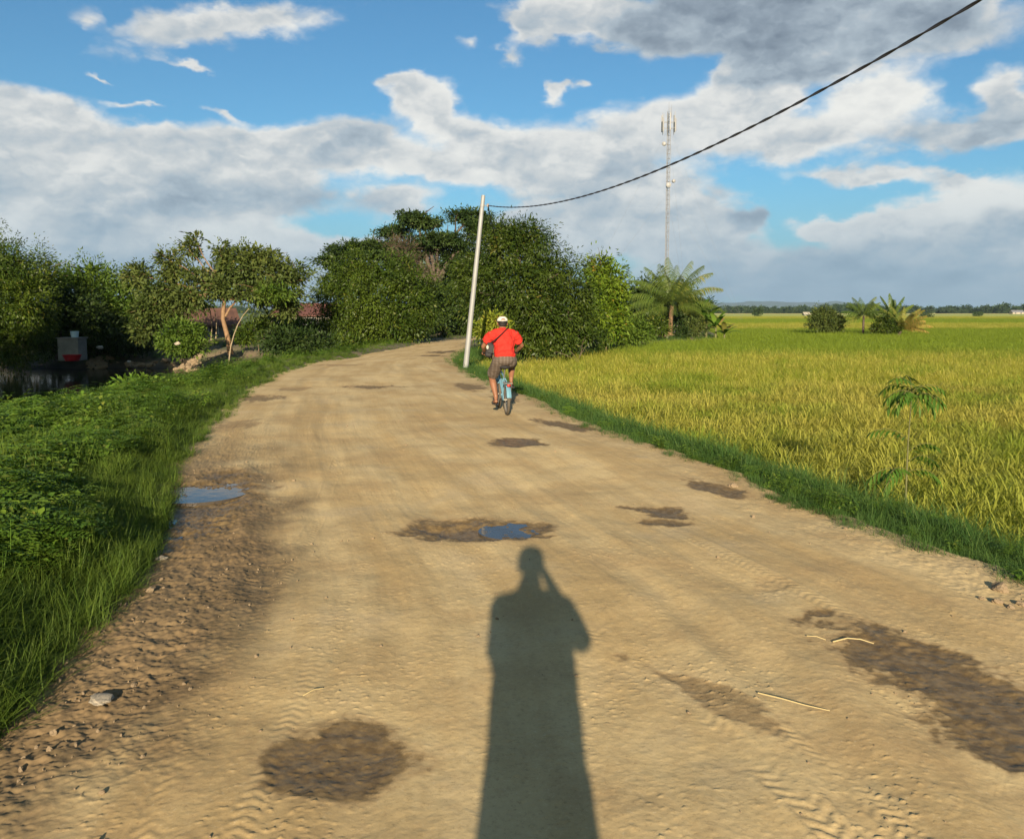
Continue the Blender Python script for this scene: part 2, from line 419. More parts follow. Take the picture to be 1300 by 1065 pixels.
# ------------------------------------------------------------------ the dirt road
# potholes and mud patches: x, y, rx, ry, angle, depth, wetness, raggedness
def hole(px, py, rx, ry, ang=0, depth=.03, wet=1.0, rag=.35):
    p = at(px, py); return (p.x, p.y, rx, ry, R(ang), depth, wet, rag)
HOLES = [hole(600, 673, .50, .31, 0, .045, 1.0, .34), hole(657, 565, .29, .36, 0, .03, 1.0, .4), hole(836, 650, .24, .15, -35, .02, .9, .6), hole(850, 664, .20, .11, -15, .02, .8, .6),
 hole(236, 648, .52, 1.45, 8, .055, 1.0, .32), hole(196, 680, .22, .8, 8, .05, .9, .3), hole(432, 966, .27, .22, 0, .03, 1.0, .3),
 hole(1190, 862, .26, .62, 24, .03, .95, .5), hole(1285, 925, .28, .38, 10, .03, .95, .5), hole(1110, 812, .13, .22, 40, .01, .5, .6),
 hole(912, 622, .16, .42, 30, .02, .85, .5), hole(717, 541, .20, .75, 30, .02, .8, .5), hole(330, 506, .42, .55, 0, .03, .65, .6), hole(375, 494, .3, .4, 0, .02, .5, .6),
 hole(472, 491, .50, .35, 0, .02, .7, .7), hole(300, 540, .3, .5, 10, .02, .5, .6), hole(430, 464, .9, .35, 0, .02, .5, .7), hole(566, 447, .55, .8, 0, .02, .9, .5), hole(548, 452, .5, .5, 0, .02, .8, .5),
 hole(598, 492, .30, .9, 15, .02, .7, .5), hole(640, 508, .18, .7, 20, .02, .6, .6), hole(890, 880, .05, .45, 42, .008, .55, .8), hole(930, 905, .07, .22, 30, .008, .5, .8), hole(700, 818, .0, .0), hole(980, 745, .12, .10, 0, .01, .35, .8), hole(1065, 805, .10, .06, 0, .006, .4, .8),
 hole(690, 683, .12, .04, 0, .01, .8, .5), hole(390, 640, .0, .0), hole(130, 860, .30, .75, 5, .02, .32, .9), hole(250, 720, .35, .6, 10, .01, .28, .9)]
HOLES = [h for h in HOLES if h[2] > 0]
def holefield(x, y):
    wet = np.zeros_like(x); dep = np.zeros_like(x)
    for (hx, hy, rx, ry, a, d, w, rag) in HOLES:
        k = (np.abs(x-hx) < (rx+ry)*1.8+.2) & (np.abs(y-hy) < (rx+ry)*1.8+.2)
        if not k.any(): continue
        X, Y = x[k]-hx, y[k]-hy
        u = (X*math.cos(a)+Y*math.sin(a))/rx; v = (-X*math.sin(a)+Y*math.cos(a))/ry
        r = np.sqrt(u*u+v*v) + rag*(.9*fbm(x[k]*3.2+hx, y[k]*3.2, 5, .6)) + rag*.22*pnoise(x[k]*26, y[k]*26)
        wet[k] = np.maximum(wet[k], w*sst(1.42, .72, r)); dep[k] = np.maximum(dep[k], d*sst(1.15, .2, r)*(1.0 if d > .04 else .45))
    return wet, dep
def track(x, y, pts, half, pitch, amp, skew=1.0):
    """tyre tread pressed in along a line"""
    pts = np.array(pts, float); out_ = np.zeros_like(x); s0 = 0.0
    for (a, b_) in zip(pts[:-1], pts[1:]):
        d = b_-a; L = math.hypot(*d); d = d/L
        k = (x > min(a[0], b_[0])-half*1.6) & (x < max(a[0], b_[0])+half*1.6) & (y > min(a[1], b_[1])-.02) & (y < max(a[1], b_[1])+.02)
        if k.any():
            u = (x[k]-a[0])*d[0]+(y[k]-a[1])*d[1]; v = -(x[k]-a[0])*d[1]+(y[k]-a[1])*d[0]
            ok = (u >= 0) & (u < L)
            lug = np.clip(np.sin(2*PI*((u+s0)/pitch + skew*np.abs(v)/pitch))*2.2, -1, 1)
            w = sst(half, half*.75, np.abs(v))*ok
            val = (lug*.5-.35)*amp*w + amp*.8*np.exp(-((np.abs(v)-half*1.12)/(half*.16))**2)*ok
            out_[k] = out_[k] + val
        s0 += L
    return out_
TRACKS = [([(-1.02, 1.7), (-1.22, 3.2), (-1.36, 4.6), (-1.5, 6.2), (-1.9, 9)], .055, .058, .010, 1.0), ([(-.80, 1.7), (-.86, 3.0), (-.95, 5.2)], .05, .05, .006, .6),
 ([(1.10, 1.7), (.93, 2.55), (.75, 3.1), (.50, 3.75), (.40, 4.0)], .065, .062, .013, -1.0), ([(1.32, 1.7), (1.18, 2.4), (1.0, 3.0)], .05, .05, .008, 1.0),
 ([(-1.55, 1.7), (-1.62, 3.2), (-1.75, 5.0), (-2.0, 7.5)], .06, .06, .007, .8), ([(2.3, 1.7), (1.95, 3.4), (1.6, 4.6), (1.0, 6.6)], .06, .06, .006, .8)]
def road_z(x, y):
    dl, dr = edge_dist(x, y)
    W_ = xR(y)-xL(y); u = (x-xL(y))/W_
    near = sst(30, 12, y)
    mean_ = .035*fbm(y*.35, y*0+2, 3)
    ruts = 0
    for u0, wd, dp in ((.175, .022, .011), (.30, .018, .006), (.43, .030, .007), (.60, .020, .009), (.70, .028, .010), (.84, .020, .008)):
        q_ = (u-u0-mean_-.02*pnoise(y*.5+u0*40, y*0))/wd; ruts = ruts + dp*(-np.exp(-q_*q_) + .55*np.exp(-(np.abs(q_)-1.7)**2*2.2))*np.clip(.6+fbm(y*.3+u0*9, y*0+u0, 2), 0, 1.2)
    z = .030*fbm(x*.45, y*.35, 4) + .010*pnoise(u*9, y*.22) + .004*fbm(u*34, y*.35, 3)*sst(25, 8, y)
    z += ruts
    z += near*(.0022*fbm(x*5, y*4, 4, .55) + .0009*fbm(x*22, y*18, 3, .6))
    # loose gravel and clods
    g = fbm(x*42, y*42, 2, .6); g2 = fbm(x*2.1+5, y*1.6, 3)
    loose = np.clip(.35 + g2, 0, 1)
    z += near*.0038*np.clip(g-.35, 0, 1)*(.5+2*loose)
    # churned mud along the left side
    churn = sst(1.35, .3, -dl + .4*fbm(x*1.3, y*1.0, 3))*sst(14, 8, y) + .5*sst(.8, .1, -dr + .2*fbm(x*2, y*2, 3))
    rid = 1-np.abs(fbm(x*6.5, y*5.0, 4, .6)); rid2 = 1-np.abs(fbm(x*17+3, y*15, 3, .6))
    z += churn*(.012*(rid**2-.5) + .0075*(rid2**2-.5))
    for a in TRACKS: z += track(x, y, *a)*near*.4*np.clip(fbm(x*2.2, y*1.2, 3)*1.3+.62, 0, 1)
    wet, dep = holefield(x, y)
    z = z - dep + .002*np.clip(wet, 0, 1)*fbm(x*14, y*14, 3)
    # tails off under the verge grass
    outd = np.maximum(dl, dr)
    z = z - .16*sst(.10, .55, outd) + .015
    return z
ys = [1.75]
while ys[-1] < 50: ys.append(ys[-1] + max(.0062, ys[-1]**2/(CAMH*F)*.95))
ys = np.array(list(np.linspace(-14, 1.7, 40)) + ys + list(np.linspace(50.6, 58, 14)))
us = np.linspace(-.55, 1, 1)
nu = 820
U = np.linspace(0, 1, nu)
YY = np.repeat(ys[:, None], nu, 1)
lo = xL(ys)-.6; hi = xR(ys)+.6
XX = lo[:, None] + (hi-lo)[:, None]*U[None, :]
ZZ = road_z(XX, YY); WET, _d = holefield(XX, YY)
dl, dr = edge_dist(XX, YY)
damp = np.clip(sst(1.55, .45, -dl + .6*fbm(XX*1.4, YY*1.0, 4))*sst(13, 6, YY)*.95 + sst(.5, -.1, -dr+.3*fbm(XX*2, YY*1.5, 4))*.25, 0, 1)
i = np.arange(len(ys)*nu).reshape(len(ys), nu)
q = np.stack([i[:-1, :-1], i[:-1, 1:], i[1:, 1:], i[1:, :-1]], -1).reshape(-1, 4)
me = np_mesh('road', np.stack([XX, YY, ZZ], -1).reshape(-1, 3), q, smooth=True, attrs={'wet': WET.ravel(), 'damp': damp.ravel(), 'across': ((XX-xL(YY))/(xR(YY)-xL(YY))).ravel()})
m, t, b, out = newmat('dirt_road')
pos = t.node('ShaderNodeNewGeometry').outputs['Position']
wet = t.attr('wet'); dmp = t.attr('damp'); acr = t.attr('across')
yc = t.sep(pos)[1]
st = t.noise(t.comb(t.m('MULTIPLY', acr, 9.0), t.m('MULTIPLY', yc, .28), 0.0), 1.0, 6, .6)
n1 = t.noise(pos, 1.1, 6, .6); n2 = t.noise(pos, 16, 6, .68); n3 = t.noise(pos, 120, 3, .7)
c = t.mix(t.mapr(st, .35, .65), (.415, .295, .135), (.535, .410, .212))
c = t.mix(t.mapr(n1, .45, .68, 0, .65), c, (.36, .245, .115))
c = t.mix(t.mapr(n1, .50, .30, 0, .5), c, (.475, .375, .225))
c = t.mix(t.mapr(n2, .48, .72, 0, .30), c, (.30, .20, .10))
c = t.mix(t.mapr(n3, .56, .72, 0, .28), c, (.56, .45, .28))
n4 = t.noise(pos, 55, 6, .85)
c = t.mix(t.mapr(n4, .53, .66, 0, .5), c, (.20, .135, .065))
c = t.mix(t.mapr(n4, .44, .34, 0, .5), c, (.60, .49, .31))
c = t.mix(t.m('MULTIPLY', dmp, .85), c, t.mix(t.mapr(n2, .38, .66), (.040, .026, .014), (.145, .095, .048)))
wetn = t.m('ADD', wet, t.m('ADD', t.m('MULTIPLY', t.m('SUBTRACT', n2, .5), .75), t.m('MULTIPLY', t.m('SUBTRACT', n3, .5), .35)))
c = t.mix(t.mapr(wet, .03, .5, 0, .55), c, (.26, .175, .088))
c = t.mix(t.mapr(wetn, .34, .82), c, t.mix(t.mapr(n2, .35, .65), (.105, .070, .030), (.185, .128, .058)))
t.put(b.inputs['Base Color'], c)
rg = t.mapr(t.m('ADD', wet, t.m('MULTIPLY', t.m('SUBTRACT', n2, .5), .5)), .5, 1.1, .92, .42)
t.put(b.inputs['Roughness'], rg); b.inputs['Specular IOR Level'].default_value = .3
bn = t.node('ShaderNodeBump'); t.put(bn.inputs['Height'], t.m('ADD', t.noise(pos, 70, 5, .7), t.m('MULTIPLY', t.noise(pos, 14, 4, .6), 1.2))); bn.inputs['Strength'].default_value = .35; bn.inputs['Distance'].default_value = .0035
t.l.new(bn.outputs[0], b.inputs['Normal'])
tag(mobj('road', me, m), kind='structure')

# ------------------------------------------------------------------ standing water
m, t, b, out = newmat('muddy_water')
pos = t.node('ShaderNodeNewGeometry').outputs['Position']
b.inputs['Base Color'].default_value = (.06, .05, .04, 1); b.inputs['Roughness'].default_value = .04; b.inputs['IOR'].default_value = 1.33; b.inputs['Specular IOR Level'].default_value = .5
bn = t.node('ShaderNodeBump'); t.put(bn.inputs['Height'], t.noise(pos, 9, 2, .5)); bn.inputs['Strength'].default_value = .08; bn.inputs['Distance'].default_value = .01
t.l.new(bn.outputs[0], b.inputs['Normal'])
M['puddle'] = m
def puddle(px, py, rx, ry, z, label):
    p = at(px, py); n = 40
    v = [(0, 0, 0)] + [(rx*math.cos(2*PI*k/n), ry*math.sin(2*PI*k/n), 0) for k in range(n)]
    # a shallow body of water: surface and underside
    v2 = [(a, b_, -.03) for a, b_, c_ in v]
    f = [(0, 1+k, 1+(k+1) % n) for k in range(n)]
    f2 = [(n+1+a, n+1+c_, n+1+b_) for a, b_, c_ in f]
    s_ = [(1+k, n+2+k, n+2+(k+1) % n, 1+(k+1) % n) for k in range(n)]
    me = bpy.data.meshes.new('puddle'); me.from_pydata(v+v2, [], f+f2+s_); me.update()
    tag(mobj('puddle', me, M['puddle'], loc=(p.x, p.y, z)), label, 'puddle', kind='structure')
def zlow(px, py, rx, ry, frac):
    p = at(px, py); X, Y = np.meshgrid(np.linspace(p.x-rx, p.x+rx, 40), np.linspace(p.y-ry, p.y+ry, 40))
    return float(np.quantile(road_z(X, Y), frac))
puddle(652, 673, .26, .24, zlow(652, 673, .22, .2, .62), 'small grey puddle of rainwater in the pothole mid road')
puddle(252, 626, .44, .42, zlow(252, 626, .5, .45, .5), 'shining puddle at the left edge of the road beside the grass')
puddle(196, 676, .22, .5, zlow(196, 676, .18, .4, .4), 'dark narrow puddle tucked under the overhanging roadside grass')
# the creek on the left
m, t, b, out = newmat('creek_water')
pos = t.node('ShaderNodeNewGeometry').outputs['Position']
b.inputs['Base Color'].default_value = (.022, .024, .014, 1); b.inputs['Roughness'].default_value = .08; b.inputs['IOR'].default_value = 1.33
bn = t.node('ShaderNodeBump'); t.put(bn.inputs['Height'], t.noise(pos, 3, 3, .5)); bn.inputs['Strength'].default_value = .25; bn.inputs['Distance'].default_value = .03
t.l.new(bn.outputs[0], b.inputs['Normal'])
me = bpy.data.meshes.new('water'); me.from_pydata([(-60, 10, -1.18), (-7, 10, -1.18), (-7, 48, -1.18), (-60, 48, -1.18)], [], [(0, 1, 2, 3)])
tag(mobj('water', me, m), kind='structure')

# ------------------------------------------------------------------ grass, weeds and rice: instanced tufts
def blades(n, h, hv, spread, lean, width, seg=3, curve=.5, seed=0, head=0.0, tint=(0, .9)):
    """a tuft of n blades; returns verts, quads, tint. head > 0: a share of the blades carries a drooping ear"""
    r = np.random.default_rng(seed)
    V = []; Q = []; T = []; k = 0
    for i in range(n):
        bx, by = r.normal(0, spread, 2); L = h*(1+r.uniform(-hv, hv)); az = r.uniform(0, 2*PI)
        ln = abs(r.normal(0, lean)); w = width*r.uniform(.7, 1.3); cv = curve*r.uniform(.3, 1.4)
        dx, dy = math.cos(az), math.sin(az); sx, sy = -dy, dx
        ttl = r.uniform(*tint); ang = ln
        px_, py_, pz_ = bx, by, -.03
        pts = [(px_, py_, pz_, 1.0)]
        for s in range(seg):
            ang2 = ang + cv*(s+1)/seg
            st_ = L/seg
            px_ += dx*math.sin(ang2)*st_; py_ += dy*math.sin(ang2)*st_; pz_ += math.cos(ang2)*st_
            pts.append((px_, py_, pz_, 1-.93*((s+1)/seg)**1.4))
        for (a, b_, c_, ww) in pts:
            V.append((a-sx*w*ww/2, b_-sy*w*ww/2, c_)); V.append((a+sx*w*ww/2, b_+sy*w*ww/2, c_)); T += [ttl, ttl]
        for s in range(seg):
            Q.append((k+2*s, k+2*s+1, k+2*s+3, k+2*s+2))
        k += 2*(seg+1)
        if r.random() < head:                       # an ear of grain that droops over
            ex, ey, ez = px_, py_, pz_; a0 = ang+cv; el = .13*r.uniform(.8, 1.2)
            pv = [(ex-dx*.03, ey-dy*.03, ez-.04)]
            for s in range(3):
                a0 += .28; ex += dx*math.sin(a0)*el/3; ey += dy*math.sin(a0)*el/3; ez += math.cos(a0)*el/3; pv.append((ex, ey, ez))
            ww = [.002, .0055, .0050, .0015]
            for (p, q2) in zip(pv, ww):
                V.append((p[0]-sx*q2, p[1]-sy*q2, p[2])); V.append((p[0]+sx*q2, p[1]+sy*q2, p[2])); T += [1.5, 1.5]
            for s in range(3): Q.append((k+2*s, k+2*s+1, k+2*s+3, k+2*s+2))
            k += 8
    return np.array(V), np.array(Q), np.array(T)
def merge(parts):
    V = []; Q = []; T = []; n = 0
    for v, q, t_ in parts:
        V.append(v); Q.append(q+n); T.append(t_); n += len(v)
    return np.concatenate(V), np.concatenate(Q), np.concatenate(T)
def tuft_mesh(name, parts, mat):
    v, q, t_ = merge(parts) if isinstance(parts, list) else parts
    me = np_mesh(name, v, q, smooth=False, attrs={'tint': t_}); me.materials.append(mat); return me
def scatter(name, meshes, pts, rot, scl, idx, label=None):
    """one object whose geometry nodes set the tufts on the points"""
    variants = bpy.data.collections.new(name + '_variants')
    for k, me in enumerate(meshes):
        variants.objects.link(bpy.data.objects.new('%s_%02d' % (me.name, k), me))
    pm = bpy.data.meshes.new(name); n = len(pts)
    pm.vertices.add(n); pm.vertices.foreach_set('co', np.asarray(pts, dtype=np.float32).ravel())
    a = pm.attributes.new('rot', 'FLOAT_VECTOR', 'POINT'); a.data.foreach_set('vector', np.asarray(rot, dtype=np.float32).ravel())
    a = pm.attributes.new('scl', 'FLOAT_VECTOR', 'POINT'); a.data.foreach_set('vector', np.asarray(scl, dtype=np.float32).ravel())
    a = pm.attributes.new('idx', 'INT', 'POINT'); a.data.foreach_set('value', np.asarray(idx, dtype=np.int32))
    o = bpy.data.objects.new(name, pm); lnk(o)
    ng = bpy.data.node_groups.new(name + '_scatter', 'GeometryNodeTree')
    ng.interface.new_socket('Geometry', in_out='INPUT', socket_type='NodeSocketGeometry')
    ng.interface.new_socket('Geometry', in_out='OUTPUT', socket_type='NodeSocketGeometry')
    N = ng.nodes; Lk = ng.links
    gi = N.new('NodeGroupInput'); go = N.new('NodeGroupOutput'); ci = N.new('GeometryNodeCollectionInfo'); ip = N.new('GeometryNodeInstanceOnPoints')
    ci.inputs['Collection'].default_value = variants; ci.inputs['Separate Children'].default_value = True; ci.inputs['Reset Children'].default_value = True
    def na(nm, dt):
        x = N.new('GeometryNodeInputNamedAttribute'); x.data_type = dt; x.inputs['Name'].default_value = nm; return x.outputs['Attribute']
    Lk.new(gi.outputs[0], ip.inputs['Points']); Lk.new(ci.outputs[0], ip.inputs['Instance']); ip.inputs['Pick Instance'].default_value = True
    Lk.new(na('idx', 'INT'), ip.inputs['Instance Index']); Lk.new(na('rot', 'FLOAT_VECTOR'), ip.inputs['Rotation']); Lk.new(na('scl', 'FLOAT_VECTOR'), ip.inputs['Scale'])
    Lk.new(ip.outputs[0], go.inputs[0])
    md = o.modifiers.new('scatter', 'NODES'); md.node_group = ng
    tag(o, label, kind='stuff')
    return o
def fan_points(n, y0, y1, x0f, x1f, r, power=1.0):
    """random points between two curves x0f(y), x1f(y), denser towards the viewer"""
    u = r.random(n); y = y0*(y1/y0)**(u**power); x = x0f(y) + (x1f(y)-x0f(y))*r.random(n)
    return x, y

# --- left bank grass
G = [tuft_mesh('grass_tuft', blades(46, .26, .45, .07, .45, .0085, 3, .9, seed=s), M['grass']) for s in range(4)]
G += [tuft_mesh('grass_tuft', blades(30, .46, .35, .06, .40, .011, 4, 1.2, seed=10+s), M['grass']) for s in range(3)]
r = np.random.default_rng(21)
def lfar(y): return -.66*y - 3.0
x1, y1 = fan_points(17000, 1.6, 12, lambda y: np.maximum(lfar(y), -11.5), lambda y: xL(y)+.12, r, .9)
x2, y2 = fan_points(15000, 12, 60, lambda y: np.maximum(lfar(y), -34), lambda y: xL(y)+.25, r, 1.0)
x3, y3 = fan_points(5500, 1.6, 30, lambda y: xL(y)-.55, lambda y: xL(y)+.10, r, 1.0)
X = np.concatenate([x1, x2, x3]); Y = np.concatenate([y1, y2, y3])
Z = terrain_z(X, Y)
dl, dr = edge_dist(X, Y)
# bare ground shows beside the road at two places, on the rubble bank and in the water
bare = (((X-at(224, 520).x)/.55)**2 + ((Y-at(224, 520).y)/.55)**2 < 1) & (r.random(len(X)) > .15)
rub = (X < -9.8) & (X > -17) & (Y > 27.0) & (Y < 41) & (r.random(len(X)) > .06)
keep = (Z > -1.0) & (~((X < -7.0) & (Y > 11.5) & (Y < 29)) | (Z > -.75)) & ~bare & ~rub & (dl > -.16+.10*pnoise(X*2, Y*2)) & ((dl > .15) | (r.random(len(X)) < .5))
X, Y, Z, dl = X[keep], Y[keep], Z[keep], dl[keep]
n = len(X); tall = (fbm(X*.55+3, Y*.45, 3) > .22) & (dl > .25)
idx = np.where(tall, 4+r.integers(0, 3, n), r.integers(0, 4, n))
s = r.uniform(.5, 1.05, n)*(.48+.34*sst(-.1, 1.2, dl))*(1+.35*fbm(X*.8, Y*.8, 2))*np.where(Y > 12, 1.1, 1.0)
s = s*(1-.42*sst(9, 14, Y))*(1-.25*sst(2.5, 5, dl)*sst(6, 9, Y))
idx = np.where(Y > 13, idx % 4, idx)
rot = np.stack([r.normal(0, .12, n), .15*sst(.4, 0, dl)+r.normal(0, .12, n), r.uniform(0, 2*PI, n)], -1)
scatter('grass_bank', G, np.stack([X, Y, Z+.01], -1), rot, np.stack([s, s, s*r.uniform(.8, 1.2, n)], -1), idx, 'lush green grass covering the bank left of the dirt road')

# --- leafy weeds (pinnate legumes) among the grass on the left
def leaf_quads(base, dirv, up, L, w, droop, r, tint, V, Q, T):
    """one leaf: two quads folded along the midrib"""
    d = Vector(dirv).normalized(); s_ = d.cross(Vector(up)).normalized(); u = s_.cross(d).normalized()
    b0 = Vector(base); m_ = b0 + d*L*.5 + u*(-droop*L*.10); e_ = b0 + d*L - u*droop*L*.45
    k = len(V)
    V += [tuple(b0), tuple(m_ + s_*w/2 + u*w*.12), tuple(e_), tuple(m_ - s_*w/2 + u*w*.12), tuple(m_ - u*w*.08)]
    T += [tint]*5
    Q += [(k, k+1, k+2, k+4), (k, k+4, k+2, k+3)]
def weed(seed, h=.36, n=9, leaflet=.046, pairs=6):
    r = random.Random(seed); V = []; Q = []; T = []
    for i in range(n):
        az = r.uniform(0, 2*PI); lean = r.uniform(.1, .75); L = h*r.uniform(.6, 1.15)
        p = Vector((r.gauss(0, .04), r.gauss(0, .04), 0)); d = Vector((math.cos(az)*math.sin(lean), math.sin(az)*math.sin(lean), math.cos(lean)))
        k = len(V); side = d.cross(Vector((0, 0, 1))).normalized()*.003
        e = p + d*L
        V += [tuple(p-side), tuple(p+side), tuple(e+side*.4), tuple(e-side*.4)]; T += [.1]*4; Q.append((k, k+1, k+2, k+3))
        for j in range(3, 7):                       # compound leaves up the stem
            q = p + d*L*(j/6.0); a2 = r.uniform(0, 2*PI); dd = Vector((math.cos(a2), math.sin(a2), r.uniform(-.1, .45))).normalized()
            RL = leaflet*pairs*.75; sd = dd.cross(Vector((0, 0, 1))).normalized(); tt = r.uniform(.1, .92)
            for m_ in range(pairs):
                bp = q + dd*RL*((m_+1)/pairs) - Vector((0, 0, 1))*RL*.35*((m_+1)/pairs)**2
                for sg in (-1, 1):
                    leaf_quads(bp, sd*sg + dd*.35, (0, 0, 1), leaflet*r.uniform(.85, 1.15), leaflet*.46, .3, r, tt, V, Q, T)
    return np.array(V), np.array(Q), np.array(T)
def broad(seed, h=.35, n=16, leaf=.085):
    r = random.Random(seed); V = []; Q = []; T = []
    for i in range(n):
        az = r.uniform(0, 2*PI); lean = r.uniform(.1, .9); L = h*r.uniform(.35, 1.1)
        p = Vector((r.gauss(0, .06), r.gauss(0, .06), 0)); d = Vector((math.cos(az)*math.sin(lean), math.sin(az)*math.sin(lean), math.cos(lean)))
        e = p + d*L
        for j in range(4):
            a2 = r.uniform(0, 2*PI)
            leaf_quads(p+d*L*(.5+.17*j), (math.cos(a2), math.sin(a2), r.uniform(-.2, .5)), (0, 0, 1), leaf*r.uniform(.7, 1.2), leaf*.5, .6, r, r.uniform(.1, .95), V, Q, T)
    return np.array(V), np.array(Q), np.array(T)
WD = [tuft_mesh('weed', weed(s, h=(.36, .30, .24)[s], leaflet=(.046, .036, .040)[s]), M['weed']) for s in range(3)] + [tuft_mesh('weed', broad(s+5), M['weed']) for s in range(3)]
r = np.random.default_rng(33)
X, Y = fan_points(9500, 2.2, 46, lambda y: np.maximum(lfar(y), -26), lambda y: xL(y)-.35, r, .85)
Z = terrain_z(X, Y); dl, dr = edge_dist(X, Y)
pat = fbm(X*.75, Y*.5, 3)
keep = (Z > -.9) & (~((X < -7.0) & (Y > 11.5) & (Y < 29)) | (Z > -.62)) & (pat + .25*sst(.3, 1.6, dl) + .35*r.random(len(X)) > .16) & (dl > .25+.7*r.random(len(X))) & ~((X < -9.8) & (X > -17) & (Y > 27.0) & (Y < 41))
keep &= (Y > 4.2) | (dl > 1.2)
X, Y, Z, dl, pat = X[keep], Y[keep], Z[keep], dl[keep], pat[keep]; n = len(X)
idx = np.where((fbm(X*.9+8, Y*.7, 2) > .02) ^ (r.random(n) < .15), r.integers(0, 3, n), r.integers(3, 6, n))
s = r.uniform(.7, 1.35, n)*np.where(Y > 13, .8, 1.0)*(.80+.25*sst(.4, 2, dl))
scatter('weed_patch', WD, np.stack([X, Y, Z], -1), np.stack([r.normal(0, .15, n), r.normal(0, .15, n), r.uniform(0, 6.28, n)], -1), np.stack([s, s, s], -1), idx, 'dense leafy weeds mixed into the grass left of the road')

# --- right verge
GV = [tuft_mesh('verge_tuft', blades(52, .20, .5, .07, .50, .0075, 3, .9, seed=50+s), M['verge']) for s in range(4)]
GV += [tuft_mesh('verge_tuft', blades(24, .36, .35, .05, .45, .009, 4, 1.2, seed=60+s), M['verge']) for s in range(2)]
r = np.random.default_rng(41)
X, Y = fan_points(17000, 3.0, 46, lambda y: xR(y)-.15, lambda y: xR(y)+1.75+.05*y, r, .9)
Z = terrain_z(X, Y); dl, dr = edge_dist(X, Y)
keep = (dr > -.05+.14*pnoise(X*2.2, Y*1.7)) & ((dr > .2) | (r.random(len(X)) < .6)); X, Y, Z, dr = X[keep], Y[keep], Z[keep], dr[keep]; n = len(X)
idx = np.where((r.random(n) < .25) & (dr > .5), 4+r.integers(0, 2, n), r.integers(0, 4, n))
s = r.uniform(.45, 1.1, n)*(.45+.5*sst(0, .8, dr))*(1+.3*fbm(X*1.2, Y*1.2, 2))
hx_ = r.uniform(-4, 14, 9000); hy_ = r.uniform(29, 62, 9000); _a, hd = edge_dist(hx_, hy_); kk = (hd > .2) & (hx_ < homeX(hy_)+.5) & (hx_ > .0*hy_ - 2.2)
hx_, hy_ = hx_[kk], hy_[kk]; hs = r.uniform(.7, 1.3, len(hx_)); X = np.concatenate([X, hx_]); Y = np.concatenate([Y, hy_]); Z = np.concatenate([Z, terrain_z(hx_, hy_)]); s = np.concatenate([s, hs]); idx = np.concatenate([idx, r.integers(0, 4, len(hx_))]); n = len(X)
wx_, wy_ = fan_points(220, 3.4, 26, lambda y: xR(y)+.1, lambda y: xR(y)+1.5, r, .9); ws_ = r.uniform(.3, .6, 220)
scatter('weed_patch', WD, np.stack([wx_, wy_, terrain_z(wx_, wy_)], -1), np.stack([r.normal(0, .15, 220), r.normal(0, .15, 220), r.uniform(0, 6.28, 220)], -1), np.stack([ws_, ws_, ws_], -1), r.integers(0, 6, 220), 'low leafy weeds dotted through the right grass verge')
scatter('verge_grass', GV, np.stack([X, Y, Z], -1), np.stack([r.normal(0, .15, n), r.normal(-.1, .15, n), r.uniform(0, 6.28, n)], -1), np.stack([s, s, s], -1), idx, 'short dark green grass strip between the road and the rice')

# --- rice
m, t, b, out = newmat('rice')
tint = t.attr('tint'); pos = t.node('ShaderNodeNewGeometry').outputs['Position']
px_, py_, pz_ = t.sep(pos)[0:3]
n1 = t.noise(pos, .35, 3, .55); n2 = t.noise(pos, 1.7, 2, .5)
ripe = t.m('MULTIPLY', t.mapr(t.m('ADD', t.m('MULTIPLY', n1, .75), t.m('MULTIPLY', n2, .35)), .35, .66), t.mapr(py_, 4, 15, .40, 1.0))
# paddies at different ripeness: green one from about 34 m, yellow ones beyond
edge1 = t.m('ADD', py_, t.m('MULTIPLY', px_, -.05)); edge1 = t.m('ADD', edge1, t.m('MULTIPLY', t.m('SUBTRACT', n1, .5), 5.0))
green = t.m('MULTIPLY', t.mapr(edge1, 30, 38), t.mapr(edge1, 84, 80))
green = t.m('MAXIMUM', green, t.m('MULTIPLY', t.mapr(edge1, 124, 130), t.mapr(edge1, 210, 200)))
ripe = t.m('MULTIPLY', ripe, t.m('SUBTRACT', 1.0, t.m('MULTIPLY', green, .92)))
leafc = t.mix(ripe, (.110, .190, .012), (.300, .305, .026))
leafc = t.mix(t.mapr(tint, .0, .9, .0, .5), leafc, (.31, .33, .034))
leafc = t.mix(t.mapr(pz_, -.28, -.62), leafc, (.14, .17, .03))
earc = t.mix(ripe, (.17, .24, .02), (.39, .35, .07))
c = t.mix(t.m('GREATER_THAN', tint, 1.2), leafc, earc)
t.put(b.inputs['Base Color'], c); b.inputs['Roughness'].default_value = .55; b.inputs['Specular IOR Level'].default_value = .3
tr = t.node('ShaderNodeBsdfTranslucent'); t.put(tr.inputs[0], t.v('MULTIPLY', c, (1.1, 1.15, .5)))
mx = t.node('ShaderNodeMixShader'); mx.inputs[0].default_value = .38
t.l.new(b.outputs[0], mx.inputs[1]); t.l.new(tr.outputs[0], mx.inputs[2]); t.l.new(mx.outputs[0], out.inputs[0])
M['rice'] = m
RH = .66
def patch(size, nt, nb, wid, seed, seg=3):
    r = np.random.default_rng(seed); P = []
    for i in range(nt):
        v, q, t_ = blades(nb, RH*r.uniform(.88, 1.04), .16, .035, .13, wid, seg, .15+.30*r.random(), seed=seed*131+i, head=.42 if seg == 3 else .30)
        v = v + np.array([r.uniform(-size/2, size/2), r.uniform(-size/2, size/2), 0]); P.append((v, q, t_))
    return P
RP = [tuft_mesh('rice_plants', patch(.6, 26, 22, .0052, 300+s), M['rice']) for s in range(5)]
RM = [tuft_mesh('rice_plants', patch(1.6, 90, 11, .013, 400+s, 2), M['rice']) for s in range(5)]
